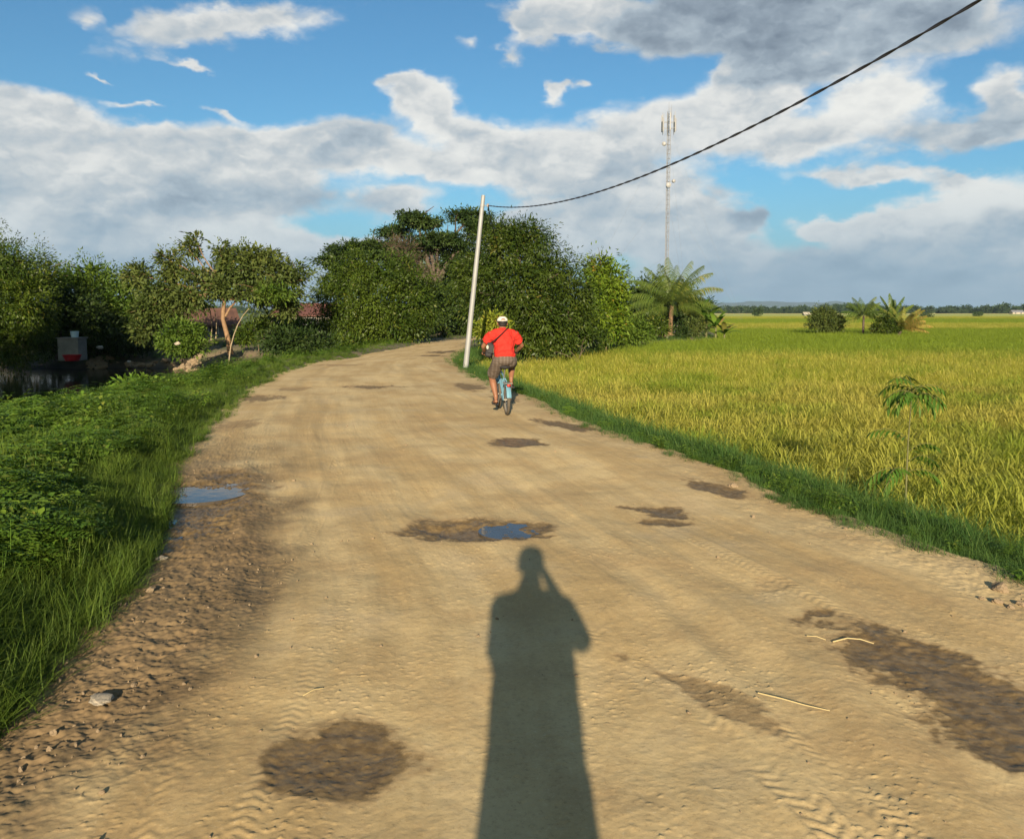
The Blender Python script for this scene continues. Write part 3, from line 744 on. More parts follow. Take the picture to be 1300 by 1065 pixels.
def rice_scatter(name, meshes, y0, y1, step, r, label, xmax=.75, keepf=None):
    pts = []
    y = y0
    while y < y1:
        st_ = step*(1+.0*(y-y0)); xs = np.arange(float(xR(min(y, 59)))+1.2 if y < 58 else -10, xmax*y+4, st_)
        xs = xs + r.uniform(-.12, .12, len(xs))*step; pts += [(x, y + r.uniform(-.12, .12)*step) for x in xs]
        y += st_
    P = np.array(pts); dl, dr = edge_dist(P[:, 0], np.minimum(P[:, 1], 59))
    k = (dr > 1.05+.18*pnoise(P[:, 0]*2, P[:, 1]*2)) | (P[:, 1] > 58)
    # the homestead is not planted
    k &= ~((P[:, 1] > 29) & (P[:, 0] < homeX(P[:, 1])+.1) & (P[:, 1] < 96))
    if keepf is not None: k &= keepf(P[:, 0], P[:, 1])
    P = P[k]; n = len(P)
    h = (1 + .10*fbm(P[:, 0]*.4, P[:, 1]*.4, 3))*r.uniform(.94, 1.05, n)
    scatter(name, meshes, np.stack([P[:, 0], P[:, 1], np.full(n, RICE_Z)], -1), np.stack([r.normal(0, .03, n), r.normal(0, .03, n), r.integers(0, 4, n)*PI/2 + r.normal(0, .2, n)], -1), np.stack([np.ones(n), np.ones(n), h], -1), r.integers(0, 5, n), label)
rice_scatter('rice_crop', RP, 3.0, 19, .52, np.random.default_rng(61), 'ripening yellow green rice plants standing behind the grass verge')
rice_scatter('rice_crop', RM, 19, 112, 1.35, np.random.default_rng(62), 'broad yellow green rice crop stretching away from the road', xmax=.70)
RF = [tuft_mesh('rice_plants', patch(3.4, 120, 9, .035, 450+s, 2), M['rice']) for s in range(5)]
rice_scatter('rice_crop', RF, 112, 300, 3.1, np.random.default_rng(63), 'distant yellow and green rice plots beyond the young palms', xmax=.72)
# the far paddies, where single plants can no longer be told apart
def farz(x, y): return -.16 + .035*fbm(x*.9, y*.9, 3)*sst(400, 150, y) + .0*x
fx = _axis(-60, 130, 1.1, 3600, 1.25); fy = np.concatenate([np.arange(292, 330, 1.6), 330*(1.02**np.arange(0, 70))])
m, t, b, out = newmat('far_rice')
pos = t.node('ShaderNodeNewGeometry').outputs['Position']; px_, py_, pz_ = t.sep(pos)[0:3]
n1 = t.noise(t.v('MULTIPLY', pos, (.35, 1, 1)), .02, 4, .55); n2 = t.noise(pos, 1.3, 5, .6)
e = t.m('ADD', py_, t.m('MULTIPLY', t.m('SUBTRACT', n1, .5), 60.0))
c = t.mix(t.mapr(e, 122, 128), (.25, .27, .028), (.13, .20, .02))
c = t.mix(t.mapr(e, 235, 250), c, (.30, .28, .045))
c = t.mix(t.mapr(e, 360, 400), c, (.17, .22, .03))
c = t.mix(t.mapr(e, 520, 600), c, (.36, .31, .09))
c = t.v('SCALE', t.mix(t.mapr(n2, .3, .7, 0, .3), c, (.13, .16, .015)), 1.6)
t.put(b.inputs['Base Color'], c); b.inputs['Roughness'].default_value = .8
bn = t.node('ShaderNodeBump'); t.put(bn.inputs['Height'], n2); bn.inputs['Strength'].default_value = 1.0; bn.inputs['Distance'].default_value = .25
t.l.new(bn.outputs[0], b.inputs['Normal'])
tag(mobj('rice_fields', grid_mesh(fx, fy, farz, 'rice_fields'), m), kind='structure')
# leaf litter canopy floor under the mid field

# ------------------------------------------------------------------ trees
def unit(v): return v/np.maximum(np.linalg.norm(v, axis=-1, keepdims=True), 1e-6)
def leaf_mesh(name, pos, dirs, nrm, L, Wd, tint, fold=.18):
    d = unit(dirs); s = unit(np.cross(d, nrm)); u = np.cross(s, d)
    L = L[:, None]; Wd = Wd[:, None]
    v = np.stack([pos, pos + d*L*.45 + s*Wd*.5 + u*Wd*fold, pos + d*L - u*L*.10, pos + d*L*.45 - s*Wd*.5 + u*Wd*fold], 1).reshape(-1, 3)
    q = np.arange(len(pos)*4).reshape(-1, 4)
    return np_mesh(name, v, q, attrs={'tint': np.repeat(tint, 4)})
def crown_arrays(lobes, seed, clump=.34, per=26, leaf=(.17, .06), dens=1.0, droop=.35, flat=1.0, inner=.5, gap=.15, out=.55, ragged=.12, upbias=.35):
    r = np.random.default_rng(seed); P = []; D = []; N = []; LL = []; WW = []; TT = []
    lob = np.array([l[:6] for l in lobes], float)
    for (cx, cy, cz, rx, ry, rz) in lob:
        area = 4*PI*(((rx*ry)**1.6+(rx*rz)**1.6+(ry*rz)**1.6)/3)**(1/1.6)
        n = int(dens*area/(clump*clump*2.1)) + 4
        ni = int(n*inner)
        th = unit(r.normal(size=(n+ni, 3)))
        rad = np.concatenate([1 + r.normal(0, ragged, n) - .14, r.uniform(.30, .70, ni)])
        big = fbm(th[:, 0]*2.2+cx, th[:, 1]*2.2+th[:, 2]*1.7+cz, 3)          # lumps in the outline
        big2 = fbm(th[:, 0]*5.5+cz, th[:, 2]*5.5+th[:, 1]*4+cx, 2)
        rad[:n] *= 1 + .25*big[:n] + .15*big2[:n]
        c = np.array([cx, cy, cz]) + th*rad[:, None]*np.array([rx, ry, rz])
        ok = np.ones(len(c), bool)
        for (ox, oy, oz, sx, sy, sz) in lob:
            dd = ((c[:, 0]-ox)/sx)**2 + ((c[:, 1]-oy)/sy)**2 + ((c[:, 2]-oz)/sz)**2
            ok &= ~((dd < .50) & (np.arange(len(c)) < n))
        ok &= ~((r.random(len(c)) < gap) & (np.arange(len(c)) < n))
        ok &= ~((fbm(th[:, 0]*3.1+7+cx, th[:, 2]*3.1+cy+th[:, 1]*2, 2) < -.33) & (np.arange(len(c)) < n))   # holes
        o_ = th/np.array([rx, ry, rz])*min(rx, ry, rz); o_ = unit(o_)
        c, o_, inn = c[ok], o_[ok], (np.arange(len(ok)) >= n)[ok]
        k = len(c); cr = clump*r.uniform(.6, 1.35, k)
        ct = r.random(k)
        for j in range(per):
            off = r.normal(size=(k, 3))*np.array([.55, .55, .55*flat])
            p = c + off*cr[:, None]
            dr_ = unit(off)*.8 + o_*out + np.array([0, 0, -droop]) + r.normal(0, .35, (k, 3))
            nn = o_*.5 + np.array([0, 0, upbias]) + r.normal(0, .45, (k, 3))
            sz = r.uniform(.65, 1.25, k)*np.where(inn, 1.5, 1)
            P.append(p); D.append(dr_); N.append(nn); LL.append(leaf[0]*sz); WW.append(leaf[1]*sz)
            TT.append(np.clip(.70*ct + .30*r.random(k), 0, 1))
    return [np.concatenate(a) for a in (P, D, N, LL, WW, TT)]
def crown(lobes, mat, parent, seed, **kw):
    P, D, N, LL, WW, TT = crown_arrays(lobes, seed, **kw)
    P = P - np.array(parent.location)
    return mobj('crown', leaf_mesh('crown', P, D, N, LL, WW, TT), mat, parent)
def limb(mb, a, b, r0, r1, rnd, sag=.1, n=5, seg=7):
    a, b = Vector(a), Vector(b); L = (b-a).length; pts = []; rad = []
    for i in range(seg+1):
        u = i/seg; p = a.lerp(b, u)
        p += Vector((rnd.uniform(-1, 1), rnd.uniform(-1, 1), rnd.uniform(-.5, .5)))*L*.045*math.sin(PI*u)
        p.z += sag*L*math.sin(PI*u)
        pts.append(p); rad.append(r0 + (r1-r0)*u**.8)
    mb.tube(pts, rad, n=n); return pts
def trunk(parent, base, fork, tips, r0, mat, seed, bend=(0, 0), sub=True):
    rnd = random.Random(seed); mb = MB(); o = Vector(parent.location)
    base = Vector(base)-o; fork = Vector(fork)-o; pts = []; rad = []
    for i in range(9):
        u = i/8; p = base.lerp(fork, u); w = math.sin(PI*u)
        p += Vector((bend[0]*w, bend[1]*w, 0)) + Vector((rnd.uniform(-1, 1), rnd.uniform(-1, 1), 0))*r0*.25*w
        pts.append(p); rad.append(r0*(1.45 if i == 0 else 1.12 if i == 1 else 1.0 - .35*u))
    mb.tube(pts, rad, n=10)
    for tp in tips:
        tp = Vector(tp)-o
        q = limb(mb, fork - Vector((0, 0, r0*.4)), tp, r0*.52, r0*.12, rnd, sag=.06, n=7)
        if sub:
            for j in range(3):
                s_ = q[rnd.randint(3, 6)]; e = s_ + Vector((rnd.uniform(-1, 1), rnd.uniform(-1, 1), rnd.uniform(-.1, .9)))*(tp-fork+o*0).length*.35
                limb(mb, s_, e, r0*.22, r0*.05, rnd, sag=.03, n=5, seg=4)
    return mb.build('trunk', mat, parent)
def L3(px, py, rx, ry, y, dep=None):
    """a lobe of a crown: centre and radii given at a distance y from the camera"""
    c = atd(px, py, y); k = y/F
    return (c.x, c.y, c.z, rx*k, (dep if dep is not None else rx*k*.9), ry*k)
def tree(name, label, y, base_px, lobes, mat, bark, seed, r0=.16, fork_z=None, group=None, cat='tree', tips=None, base_z=None, crown_kw={}, trunk_kw={}):
    bx = (base_px-CX)/F*y*1.0 if not isinstance(base_px, tuple) else base_px[0]
    z0 = float(terrain_z(np.array([bx]), np.array([float(y)]))[0]) if base_z is None else base_z
    t_ = empty(name, (bx, y, z0)); tag(t_, label, cat, group)
    lb = [L3(*l) if len(l) == 5 else l for l in lobes]
    zc = [l[2] for l in lb]
    fz = fork_z if fork_z is not None else z0 + (min(zc)-z0)*.55
    tp = tips or [(l[0], l[1], l[2]+l[5]*.3) for l in lb][:9]
    trunk(t_, (bx, y, z0-.1), (bx + (sum(l[0] for l in lb)/len(lb)-bx)*.3, y, fz), tp, r0, bark, seed, **trunk_kw)
    crown(lb, mat, t_, seed, **crown_kw)
    return t_
M['mango'] = leafmat('mango_leaves', (.018, .039, .005), (.078, .106, .012), (.15, .13, .025), trans=.15, wscale=.5, rough=.45)
M['mango_lit'] = leafmat('glossy_leaves', (.023, .050, .006), (.098, .134, .014), (.19, .17, .03), trans=.2, wscale=.5, rough=.45)
M['bright'] = leafmat('bright_leaves', (.065, .125, .008), (.165, .215, .016), (.42, .24, .04), trans=.25, wscale=.6)
M['olive'] = leafmat('olive_leaves', (.040, .066, .013), (.115, .138, .030), (.20, .17, .04), trans=.2, wscale=.6)
M['fresh'] = leafmat('fresh_leaves', (.040, .085, .009), (.120, .170, .018), (.20, .24, .05), trans=.25, wscale=.6)
M['rain'] = leafmat('rain_tree_leaves', (.018, .040, .008), (.055, .085, .016), (.10, .12, .03), trans=.15, wscale=.4)
M['dry'] = leafmat('dry_leaves', (.075, .050, .035), (.13, .095, .065), (.16, .16, .06), trans=.2)
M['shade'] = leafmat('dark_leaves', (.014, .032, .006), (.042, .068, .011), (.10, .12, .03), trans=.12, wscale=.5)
M['yellow'] = leafmat('yellow_leaves', (.11, .17, .015), (.27, .27, .03), (.42, .20, .04), trans=.25, wscale=.6)

KM = dict(clump=.34, per=44, leaf=(.140, .046), droop=.45, ragged=.13, gap=.12)
# left edge, beyond the creek
tree('mango_tree', 'broad dark mango tree cut by the left edge of the photo beyond the creek', 39, -35,
     [(-40, 340, 75, 50, 39), (10, 345, 52, 48, 38.5), (32, 385, 44, 46, 38), (-20, 410, 70, 55, 38), (18, 436, 38, 34, 37.6), (52, 350, 22, 30, 39), (48, 410, 24, 34, 38.5)],
     M['mango_lit'], M['bark_dark'], 1, r0=.22, base_z=-.6, crown_kw=KM)
tree('leafy_tree', 'bright green tree with ragged top between the left edge tree and the light roofed house', 44, 110,
     [(92, 372, 34, 38, 44), (118, 352, 30, 24, 44.5), (140, 380, 40, 38, 44), (100, 410, 46, 34, 43.5), (160, 405, 34, 34, 43.5), (172, 358, 20, 18, 45), (70, 355, 18, 22, 45), (130, 428, 50, 20, 43.3)],
     M['fresh'], M['bark'], 2, r0=.14, base_z=-.5, crown_kw=dict(clump=.30, per=22, leaf=(.17, .07), droop=.2, ragged=.17, gap=.22))
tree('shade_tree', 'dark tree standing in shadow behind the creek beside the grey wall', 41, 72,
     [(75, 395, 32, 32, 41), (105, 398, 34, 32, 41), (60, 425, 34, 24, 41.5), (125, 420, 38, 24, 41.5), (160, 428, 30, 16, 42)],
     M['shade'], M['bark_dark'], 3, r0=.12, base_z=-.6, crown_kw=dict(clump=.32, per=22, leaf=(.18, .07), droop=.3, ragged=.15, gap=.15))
# the open grown tree with the pale trunk
yF = 36.0
ft = empty('spreading_tree', (atd(296, 442, yF).x, yF, -.15)); tag(ft, 'open spreading tree with a forked orange brown trunk beside the bent bare pole', 'tree')
flob = [L3(*l) for l in [(330, 345, 38, 24, 36), (362, 362, 26, 24, 36), (300, 338, 34, 20, 36.5), (288, 366, 30, 14, 36), (335, 374, 38, 16, 35.6), (370, 382, 20, 13, 36), (262, 350, 28, 18, 36.5),
     (240, 318, 12, 10, 36.5), (250, 306, 7, 6, 36.5), (279, 318, 11, 10, 36.5), (316, 324, 22, 10, 36.5), (344, 330, 16, 9, 36.6), (215, 330, 14, 10, 37), (228, 350, 24, 14, 37), (205, 372, 26, 18, 36.6), (190, 395, 22, 18, 36.2), (238, 378, 24, 12, 36.3), (186, 420, 18, 16, 36), (362, 394, 16, 7, 35.6), (176, 352, 20, 16, 37), (376, 346, 14, 14, 36.4), (215, 400, 20, 14, 36.3)]]
mb = MB(); rnd = random.Random(5); O = Vector(ft.location)
tp = [atd(293, 450, yF), atd(289, 428, yF), atd(283, 405, yF), atd(284, 388, yF), atd(287, 372, yF)]
mb.tube([p-O for p in tp], [.125, .105, .092, .085, .08], n=10)
f0 = atd(287, 380, yF)-O
0 and mb.tube([atd(286, 418, yF)-O, atd(281, 407, yF)-O, atd(279, 396, yF)-O, atd(276, 380, yF+.2)-O], [.06, .05, .04, .035], n=8)
mb.tube([atd(286, 402, yF)-O, atd(292, 391, yF+.1)-O, atd(302, 380, yF+.2)-O], [.06, .045, .035], n=8)
for l in flob:
    if l[0] < atd(222, 390, yF).x and l[2] < atd(222, 378, yF).z: continue
    e = Vector(l[:3])-O; limb(mb, f0, e, .045, .012, rnd, sag=.04, n=6)
for l in flob:
    c = Vector(l[:3])-O
    for j in range(3):
        limb(mb, c, c+Vector((rnd.uniform(-1, 1)*l[3], rnd.uniform(-1, 1)*l[3], rnd.uniform(-.2, 1)*l[5]))*1.1, .022, .006, rnd, n=4, seg=3)
mb.build('trunk', M['bark_pale'], ft)
crown(flob, M['olive'], ft, 44, clump=.27, per=30, leaf=(.16, .065), droop=.25, ragged=.20, gap=.26, inner=.35, flat=.75, dens=1.15)
crown([L3(352, 372, 26, 7, 34.6), L3(330, 376, 12, 5, 34.7)], M['fresh'], ft, 45, clump=.2, per=14, leaf=(.15, .05), droop=.3, ragged=.2, gap=.1)
# centre group
tree('rain_tree', 'tallest tree of the middle group, flat layered dark crown over bare limbs', 60, 560,
     [(472, 318, 52, 12, 60), (430, 322, 18, 7, 60), (500, 294, 22, 6, 61), (536, 282, 32, 6, 60), (522, 275, 20, 6, 60), (598, 275, 32, 9, 61), (610, 290, 22, 10, 60), (560, 306, 44, 9, 60), (520, 320, 40, 14, 61), (585, 330, 40, 24, 61), (560, 360, 44, 26, 62), (600, 380, 40, 34, 62), (640, 300, 20, 14, 62), (450, 345, 30, 18, 61), (590, 415, 46, 26, 62), (520, 355, 34, 22, 62), (418, 332, 20, 7, 60), (562, 392, 24, 28, 58), (550, 372, 20, 18, 58)],
     M['rain'], M['bark_dark'], 6, r0=.38, fork_z=3.6, crown_kw=dict(clump=.34, per=30, leaf=(.19, .09), droop=.0, flat=.55, ragged=.16, gap=.18, upbias=.9), trunk_kw=dict(bend=(.3, 0)))
dt = tree('bare_twigged_tree', 'half dead greyish pink tree between the rain tree and the rounded roadside tree', 50, 520,
     [(515, 318, 20, 11, 50), (528, 335, 16, 12, 50), (500, 310, 12, 7, 50), (545, 345, 12, 8, 50)], M['dry'], M['bark_dark'], 7, r0=.035, fork_z=3.5,
     crown_kw=dict(clump=.32, per=8, leaf=(.30, .018), droop=-.2, ragged=.25, gap=.2, inner=.8))
tree('roadside_tree', 'rounded leafy tree reaching the ground on the left side of the road bend', 42, 482,
     [(455, 352, 42, 28, 42), (500, 350, 44, 28, 42), (430, 380, 34, 32, 42), (475, 385, 46, 36, 41), (525, 378, 42, 38, 42), (536, 398, 20, 24, 42.5), (455, 412, 40, 24, 41), (500, 415, 42, 24, 41), (424, 406, 20, 22, 42), (438, 345, 20, 12, 42.5), (420, 362, 16, 10, 42.5)],
     M['mango_lit'], M['bark'], 8, r0=.2, crown_kw=dict(clump=.33, per=46, leaf=(.135, .050), droop=.3, ragged=.15, gap=.24))
tree('mango_tree', 'large domed mango tree right of the leaning steel pole at the road bend', 33, 668,
     [(655, 322, 52, 38, 33.5), (615, 345, 40, 42, 34), (695, 345, 46, 42, 33.5), (720, 380, 36, 46, 33), (660, 370, 56, 44, 32), (612, 392, 30, 38, 33.5), (640, 405, 34, 32, 32), (690, 408, 44, 34, 31.5), (728, 412, 26, 26, 32.5), (675, 428, 34, 18, 31.3), (640, 300, 28, 16, 34), (668, 298, 34, 16, 34), (600, 350, 24, 30, 34.5), (705, 430, 24, 14, 31.6)],
     M['mango'], M['bark_dark'], 9, r0=.26, crown_kw=dict(clump=.32, per=46, leaf=(.140, .044), droop=.5, ragged=.12, gap=.22))
tree('bright_tree', 'upright yellow green tree with orange new leaves right of the domed mango tree', 37, 770,
     [(762, 340, 18, 20, 37), (775, 362, 22, 28, 37), (758, 372, 20, 30, 37), (782, 388, 16, 26, 37), (765, 405, 26, 24, 36.6), (780, 418, 16, 14, 36.6)],
     M['bright'], M['bark'], 10, r0=.10, crown_kw=dict(clump=.24, per=22, leaf=(.19, .065), droop=.35, ragged=.13, gap=.16))
tree('mango_sapling', 'small yellowish young tree with orange tips below the mango tree behind the cyclist', 29, 627,
     [(626, 408, 13, 9, 29), (618, 416, 10, 8, 29), (634, 418, 12, 9, 29), (615, 424, 8, 6, 28.8)],
     M['yellow'], M['bark'], 11, r0=.04, crown_kw=dict(clump=.16, per=20, leaf=(.15, .045), droop=.5, ragged=.14, gap=.1))
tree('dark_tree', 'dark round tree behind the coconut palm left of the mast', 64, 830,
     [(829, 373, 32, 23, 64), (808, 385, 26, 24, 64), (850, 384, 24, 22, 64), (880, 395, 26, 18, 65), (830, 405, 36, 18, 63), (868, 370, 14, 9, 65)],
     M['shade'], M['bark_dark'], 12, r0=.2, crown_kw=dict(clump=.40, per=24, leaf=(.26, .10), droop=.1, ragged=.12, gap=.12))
# low growth at the foot of the homestead
def bush(name, label, y, px, lobes, mat, seed, group=None, r0=.03, **kw):
    k = dict(clump=.20, per=20, leaf=(.13, .05), droop=.2, ragged=.16, gap=.15); k.update(kw)
    return tree(name, label, y, px, lobes, mat, M['bark'], seed, r0=r0, cat='bush', group=group, crown_kw=k, trunk_kw=dict(sub=False))
bush('bush', 'leafy green bush right of the bright tree at the edge of the paddy', 41, 790, [(778, 418, 16, 12, 41), (798, 414, 18, 14, 41.5), (815, 420, 16, 11, 41.5), (770, 428, 12, 6, 40.6), (800, 428, 26, 7, 40.8)], M['fresh'], 21)
bush('bush', 'dark green clump of shrubs left of the coconut palm trunk', 50, 825, [(822, 411, 22, 15, 51), (838, 416, 15, 12, 50), (812, 423, 24, 9, 49.5)], M['mango_lit'], 22)
bush('bush', 'small dark cone shaped bush just right of the coconut palm trunk', 53, 866, [(864, 418, 7, 12, 53), (867, 424, 9, 8, 52.8)], M['shade'], 23)
bush('bush', 'low bush with dry leaves between the palm and the banana plants', 54, 888, [(884, 414, 15, 9, 54.5), (876, 421, 12, 6, 54)], M['olive'], 24)
# field trees on the right
tree('round_bush', 'round grey green bush standing alone in the rice left of the young palms', 66, 1048,
     [(1048, 406, 20, 12, 66), (1036, 408, 12, 9, 66), (1062, 408, 11, 9, 66), (1045, 398, 12, 7, 66), (1052, 414, 18, 6, 65.7)], M['olive'], M['bark'], 25, r0=.06, cat='bush', base_z=-.3,
     crown_kw=dict(clump=.22, per=22, leaf=(.15, .06), droop=.1, ragged=.16, gap=.14), trunk_kw=dict(sub=False))
tree('dark_bush', 'dark green bush at the foot of the leaning yellowish palm in the rice', 62, 1122,
     [(1124, 412, 13, 11, 62), (1116, 418, 10, 6, 61.7), (1134, 416, 9, 8, 62)], M['mango'], M['bark'], 26, r0=.05, cat='bush', base_z=-.3,
     crown_kw=dict(clump=.2, per=22, leaf=(.15, .06), droop=.1, ragged=.14, gap=.08), trunk_kw=dict(sub=False))
# left bank shrubs
bush('bush', 'bright leafy bush at the creek edge on the left bank', 17.2, 172, [(160, 490, 15, 11, 17.2), (180, 488, 17, 12, 17.2), (170, 502, 24, 10, 17), (188, 500, 12, 10, 17.1), (152, 500, 10, 10, 17.2)], M['weed'], 27, clump=.10, per=16, leaf=(.075, .03), gap=.2)
bush('bush', 'large bright green bush left of the forked trunk near the house', 33, 235, [(226, 420, 24, 13, 33), (248, 424, 18, 11, 33), (212, 432, 14, 10, 33), (232, 440, 28, 8, 32.6)], M['fresh'], 28)
bush('bush', 'dark bush right of the forked trunk', 37, 330, [(322, 418, 20, 10, 37), (338, 410, 14, 10, 37.5), (310, 428, 16, 8, 37)], M['mango_lit'], 29)
bush('bush', 'long dark shrub in shade beside the grass at the left side of the road', 31, 372, [(350, 430, 24, 11, 31), (380, 432, 30, 13, 31), (408, 436, 18, 11, 31.5), (360, 442, 24, 7, 30.5), (396, 446, 16, 5, 30)], M['shade'], 30)
bush('bush', 'low green thicket in front of the red roofs', 44, 385, [(350, 410, 20, 10, 45), (385, 413, 28, 9, 44), (410, 420, 16, 9, 43.5), (365, 424, 24, 7, 43)], M['fresh'], 31)
bush('bush', 'green shrubs at the foot of the rounded roadside tree', 36, 440, [(425, 436, 20, 9, 36.5), (448, 436, 18, 8, 36), (440, 442, 22, 5, 35.6)], M['mango_lit'], 32)
bush('bush', 'small shrubs under the dark gap where the road bends', 47, 545, [(530, 428, 18, 8, 47), (510, 432, 14, 6, 46), (560, 424, 12, 8, 49)], M['mango'], 33)
bush('bush', 'dark undergrowth below the mango tree behind the paddy edge', 30.5, 735, [(715, 438, 20, 9, 31), (745, 428, 18, 10, 32), (690, 446, 14, 8, 30), (762, 430, 12, 8, 33)], M['mango'], 34)
bush('bush', 'thin dark bush by the far creek bank below the leafy tree', 42.5, 150, [(140, 436, 20, 8, 42.5), (165, 438, 16, 7, 42.5), (186, 438, 10, 7, 42.5)], M['shade'], 35)
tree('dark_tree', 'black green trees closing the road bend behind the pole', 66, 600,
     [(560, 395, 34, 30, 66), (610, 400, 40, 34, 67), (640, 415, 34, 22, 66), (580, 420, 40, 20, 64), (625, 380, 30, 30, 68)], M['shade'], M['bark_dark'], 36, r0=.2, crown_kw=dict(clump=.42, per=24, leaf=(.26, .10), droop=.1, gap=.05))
tree('dark_tree', 'dark trees between the spreading tree and the left house', 48, 200,
     [(190, 385, 30, 22, 48), (225, 380, 26, 18, 49), (175, 400, 26, 20, 48), (250, 380, 20, 9, 50)], M['mango'], M['bark_dark'], 37, r0=.16, crown_kw=dict(clump=.38, per=22, leaf=(.22, .09), gap=.2))
# trees off to the left, whose shadows lie over the creek
def plain_tree(name, label, x, y, h, rad, mat, seed):
    z0 = -.2; k_ = 1 if h > 5 else .5; lobes = [(x+a*rad, y+b*rad, z0+h*c_, rad*.62, rad*.62, h*.22) for a, b, c_ in ((0, 0, .85), (.5, .2, .66), (-.5, .1, .68), (.1, -.5, .62), (-.1, .5, .6), (.45, -.3, .45), (-.4, -.3, .42))]
    tree(name, label, y, (x,), lobes, mat, M['bark_dark'], seed, r0=.22, base_z=z0, crown_kw=dict(clump=.55*k_, per=18, leaf=(.34*k_, .13*k_), gap=.05, inner=.6))
plain_tree('mango_tree', 'tall mango tree out of view on the left, shading the creek', -17.5, 9.5, 7.5, 3.4, M['mango'], 51)
plain_tree('mango_tree', 'mango tree out of view at the left edge of the creek, shading the grey tank', -19.5, 22, 7.2, 2.3, M['mango'], 55)
plain_tree('mango_tree', 'wide mango tree out of view behind the left grass', -22.5, 16, 6.5, 3.0, M['mango'], 53)
plain_tree('added_shade_tree', 'small tree added out of view behind the camera to shade the lower left grass', -3.4, -9.6, 3.9, 1.25, M['olive'], 54)  # unseen shadow caster, added to darken the lower left grass

# ------------------------------------------------------------------ palms and bananas
def frond(base, az, el, L, r, arch=1.1, nl=26, ll=.55, lw=.035, V=None, Q=None, T=None, tint=.5):
    """a pinnate palm frond: an arching midrib with leaflets hanging from both sides"""
    p = Vector(base); a = el; seg = nl; st_ = L/seg; h = Vector((math.cos(az), math.sin(az), 0)); side = Vector((-math.sin(az), math.cos(az), 0))
    prev = p.copy(); wv = .02
    for i in range(seg):
        d = h*math.cos(a) + Vector((0, 0, 1))*math.sin(a); q = prev + d*st_
        k = len(V); w = wv*(1-i/seg)+.004
        V += [tuple(prev-side*w), tuple(prev+side*w), tuple(q+side*w*.9), tuple(q-side*w*.9)]; T += [.6]*4; Q.append((k, k+1, k+2, k+3))
        u = (i+1)/seg
        if u > .14:
            lf = ll*math.sin(PI*min(1, .16+u*.80))**.6*r.uniform(.85, 1.1)
            up = d.cross(side)*-1
            for sg in (-1, 1):
                dd = (side*sg*.85 + d*.65 + Vector((0, 0, -.85-.35*r.random()))).normalized()
                leaf = q + dd*lf; mid = q + dd*lf*.5 + Vector((0, 0, .04*lf)); sd = d*lw*.5
                k = len(V); e2 = leaf + Vector((0, 0, -.16*lf)); tt = min(.92, max(0, tint + r.uniform(-.25, .25)))
                V += [tuple(q-sd*.7), tuple(q+sd*.7), tuple(mid+sd), tuple(mid-sd), tuple(e2+sd*.15), tuple(e2-sd*.15)]; T += [tt]*6
                Q += [(k, k+1, k+2, k+3), (k+3, k+2, k+4, k+5)]
        prev = q; a -= arch/seg*(.4+1.2*u)
def palm(name, label, y, px_b, z0, zc, fronds, mat, bark, seed, r0=.14, lean=(0, 0), ll=.55, lw=.04, group=None, cat='palm tree'):
    r = random.Random(seed); bx = (px_b-CX)/F*y
    t_ = empty(name, (bx, y, z0)); tag(t_, label, cat, group)
    mb = MB(); H_ = zc-z0; pts = []; rad = []
    for i in range(13):
        u = i/12; pts.append(Vector((lean[0]*u**1.6, lean[1]*u, H_*u-.05))); rad.append(r0*(1.5-.5*min(1, u*5))*(1+.05*(i % 2))*(1-.2*u))
    mb.tube(pts, rad, n=10); mb.build('trunk', bark, t_)
    V, Q, T = [], [], []
    for (az, el, L, arch, tint) in fronds:
        top = pts[-1] + Vector((r.uniform(-.05, .05), r.uniform(-.05, .05), r.uniform(-.12, .05)))
        frond(top, R(az)+r.uniform(-.08, .08), R(el), L, r, arch, max(16, int(L*13)), ll, lw, V, Q, T, tint)
    me = np_mesh('crown', np.array(V), np.array(Q), attrs={'tint': np.array(T)}); mobj('crown', me, mat, t_)
    return t_
M['palm'] = leafmat('palm_leaves', (.045, .085, .015), (.15, .18, .035), (.30, .24, .06), trans=.25, wscale=.8, rough=.4)
M['palm_yellow'] = leafmat('yellow_palm_leaves', (.09, .12, .02), (.25, .20, .045), (.42, .24, .07), trans=.25, wscale=.8)
rr = random.Random(3)
fr = []
for az, el, L, ar, ti in [(95, 84, 3.2, .5, .6), (40, 76, 3.3, .75, .75), (150, 72, 3.1, .8, .6), (5, 62, 3.3, 1.0, .8), (-5, 48, 3.3, 1.2, .85), (20, 34, 3.2, 1.3, .7), (-20, 22, 3.3, 1.2, .5), (0, 8, 3.1, 1.0, .55),
                          (180, 58, 3.2, 1.2, .5), (172, 40, 3.2, 1.3, .5), (190, 24, 3.2, 1.3, .4), (178, 6, 3.1, 1.0, .7), (270, 62, 3.0, 1.1, .4), (240, 45, 3.0, 1.3, .45), (300, 45, 3.0, 1.3, .5), (265, 20, 2.8, 1.3, .35), (90, 45, 3, 1.2, .3), (60, 30, 3, 1.2, .3), (125, 28, 3, 1.2, .3), (215, 10, 2.9, 1.1, .35), (320, 12, 3.0, 1.1, .4), (185, -6, 3.0, .9, .85), (-2, -4, 3.0, .9, .8), (75, 72, 3.2, .7, .7), (-30, 70, 3.1, .8, .6), (230, 75, 3.0, .7, .5)]:
    fr.append((az, el, L*1.13, ar, ti))
palm('coconut_palm', 'large coconut palm with a short trunk and arching fronds below the mast', 57, 850, -.1, 2.05, fr, M['palm'], M['bark_pale'], 3, r0=.17, lean=(.12, 0), ll=.80, lw=.046)
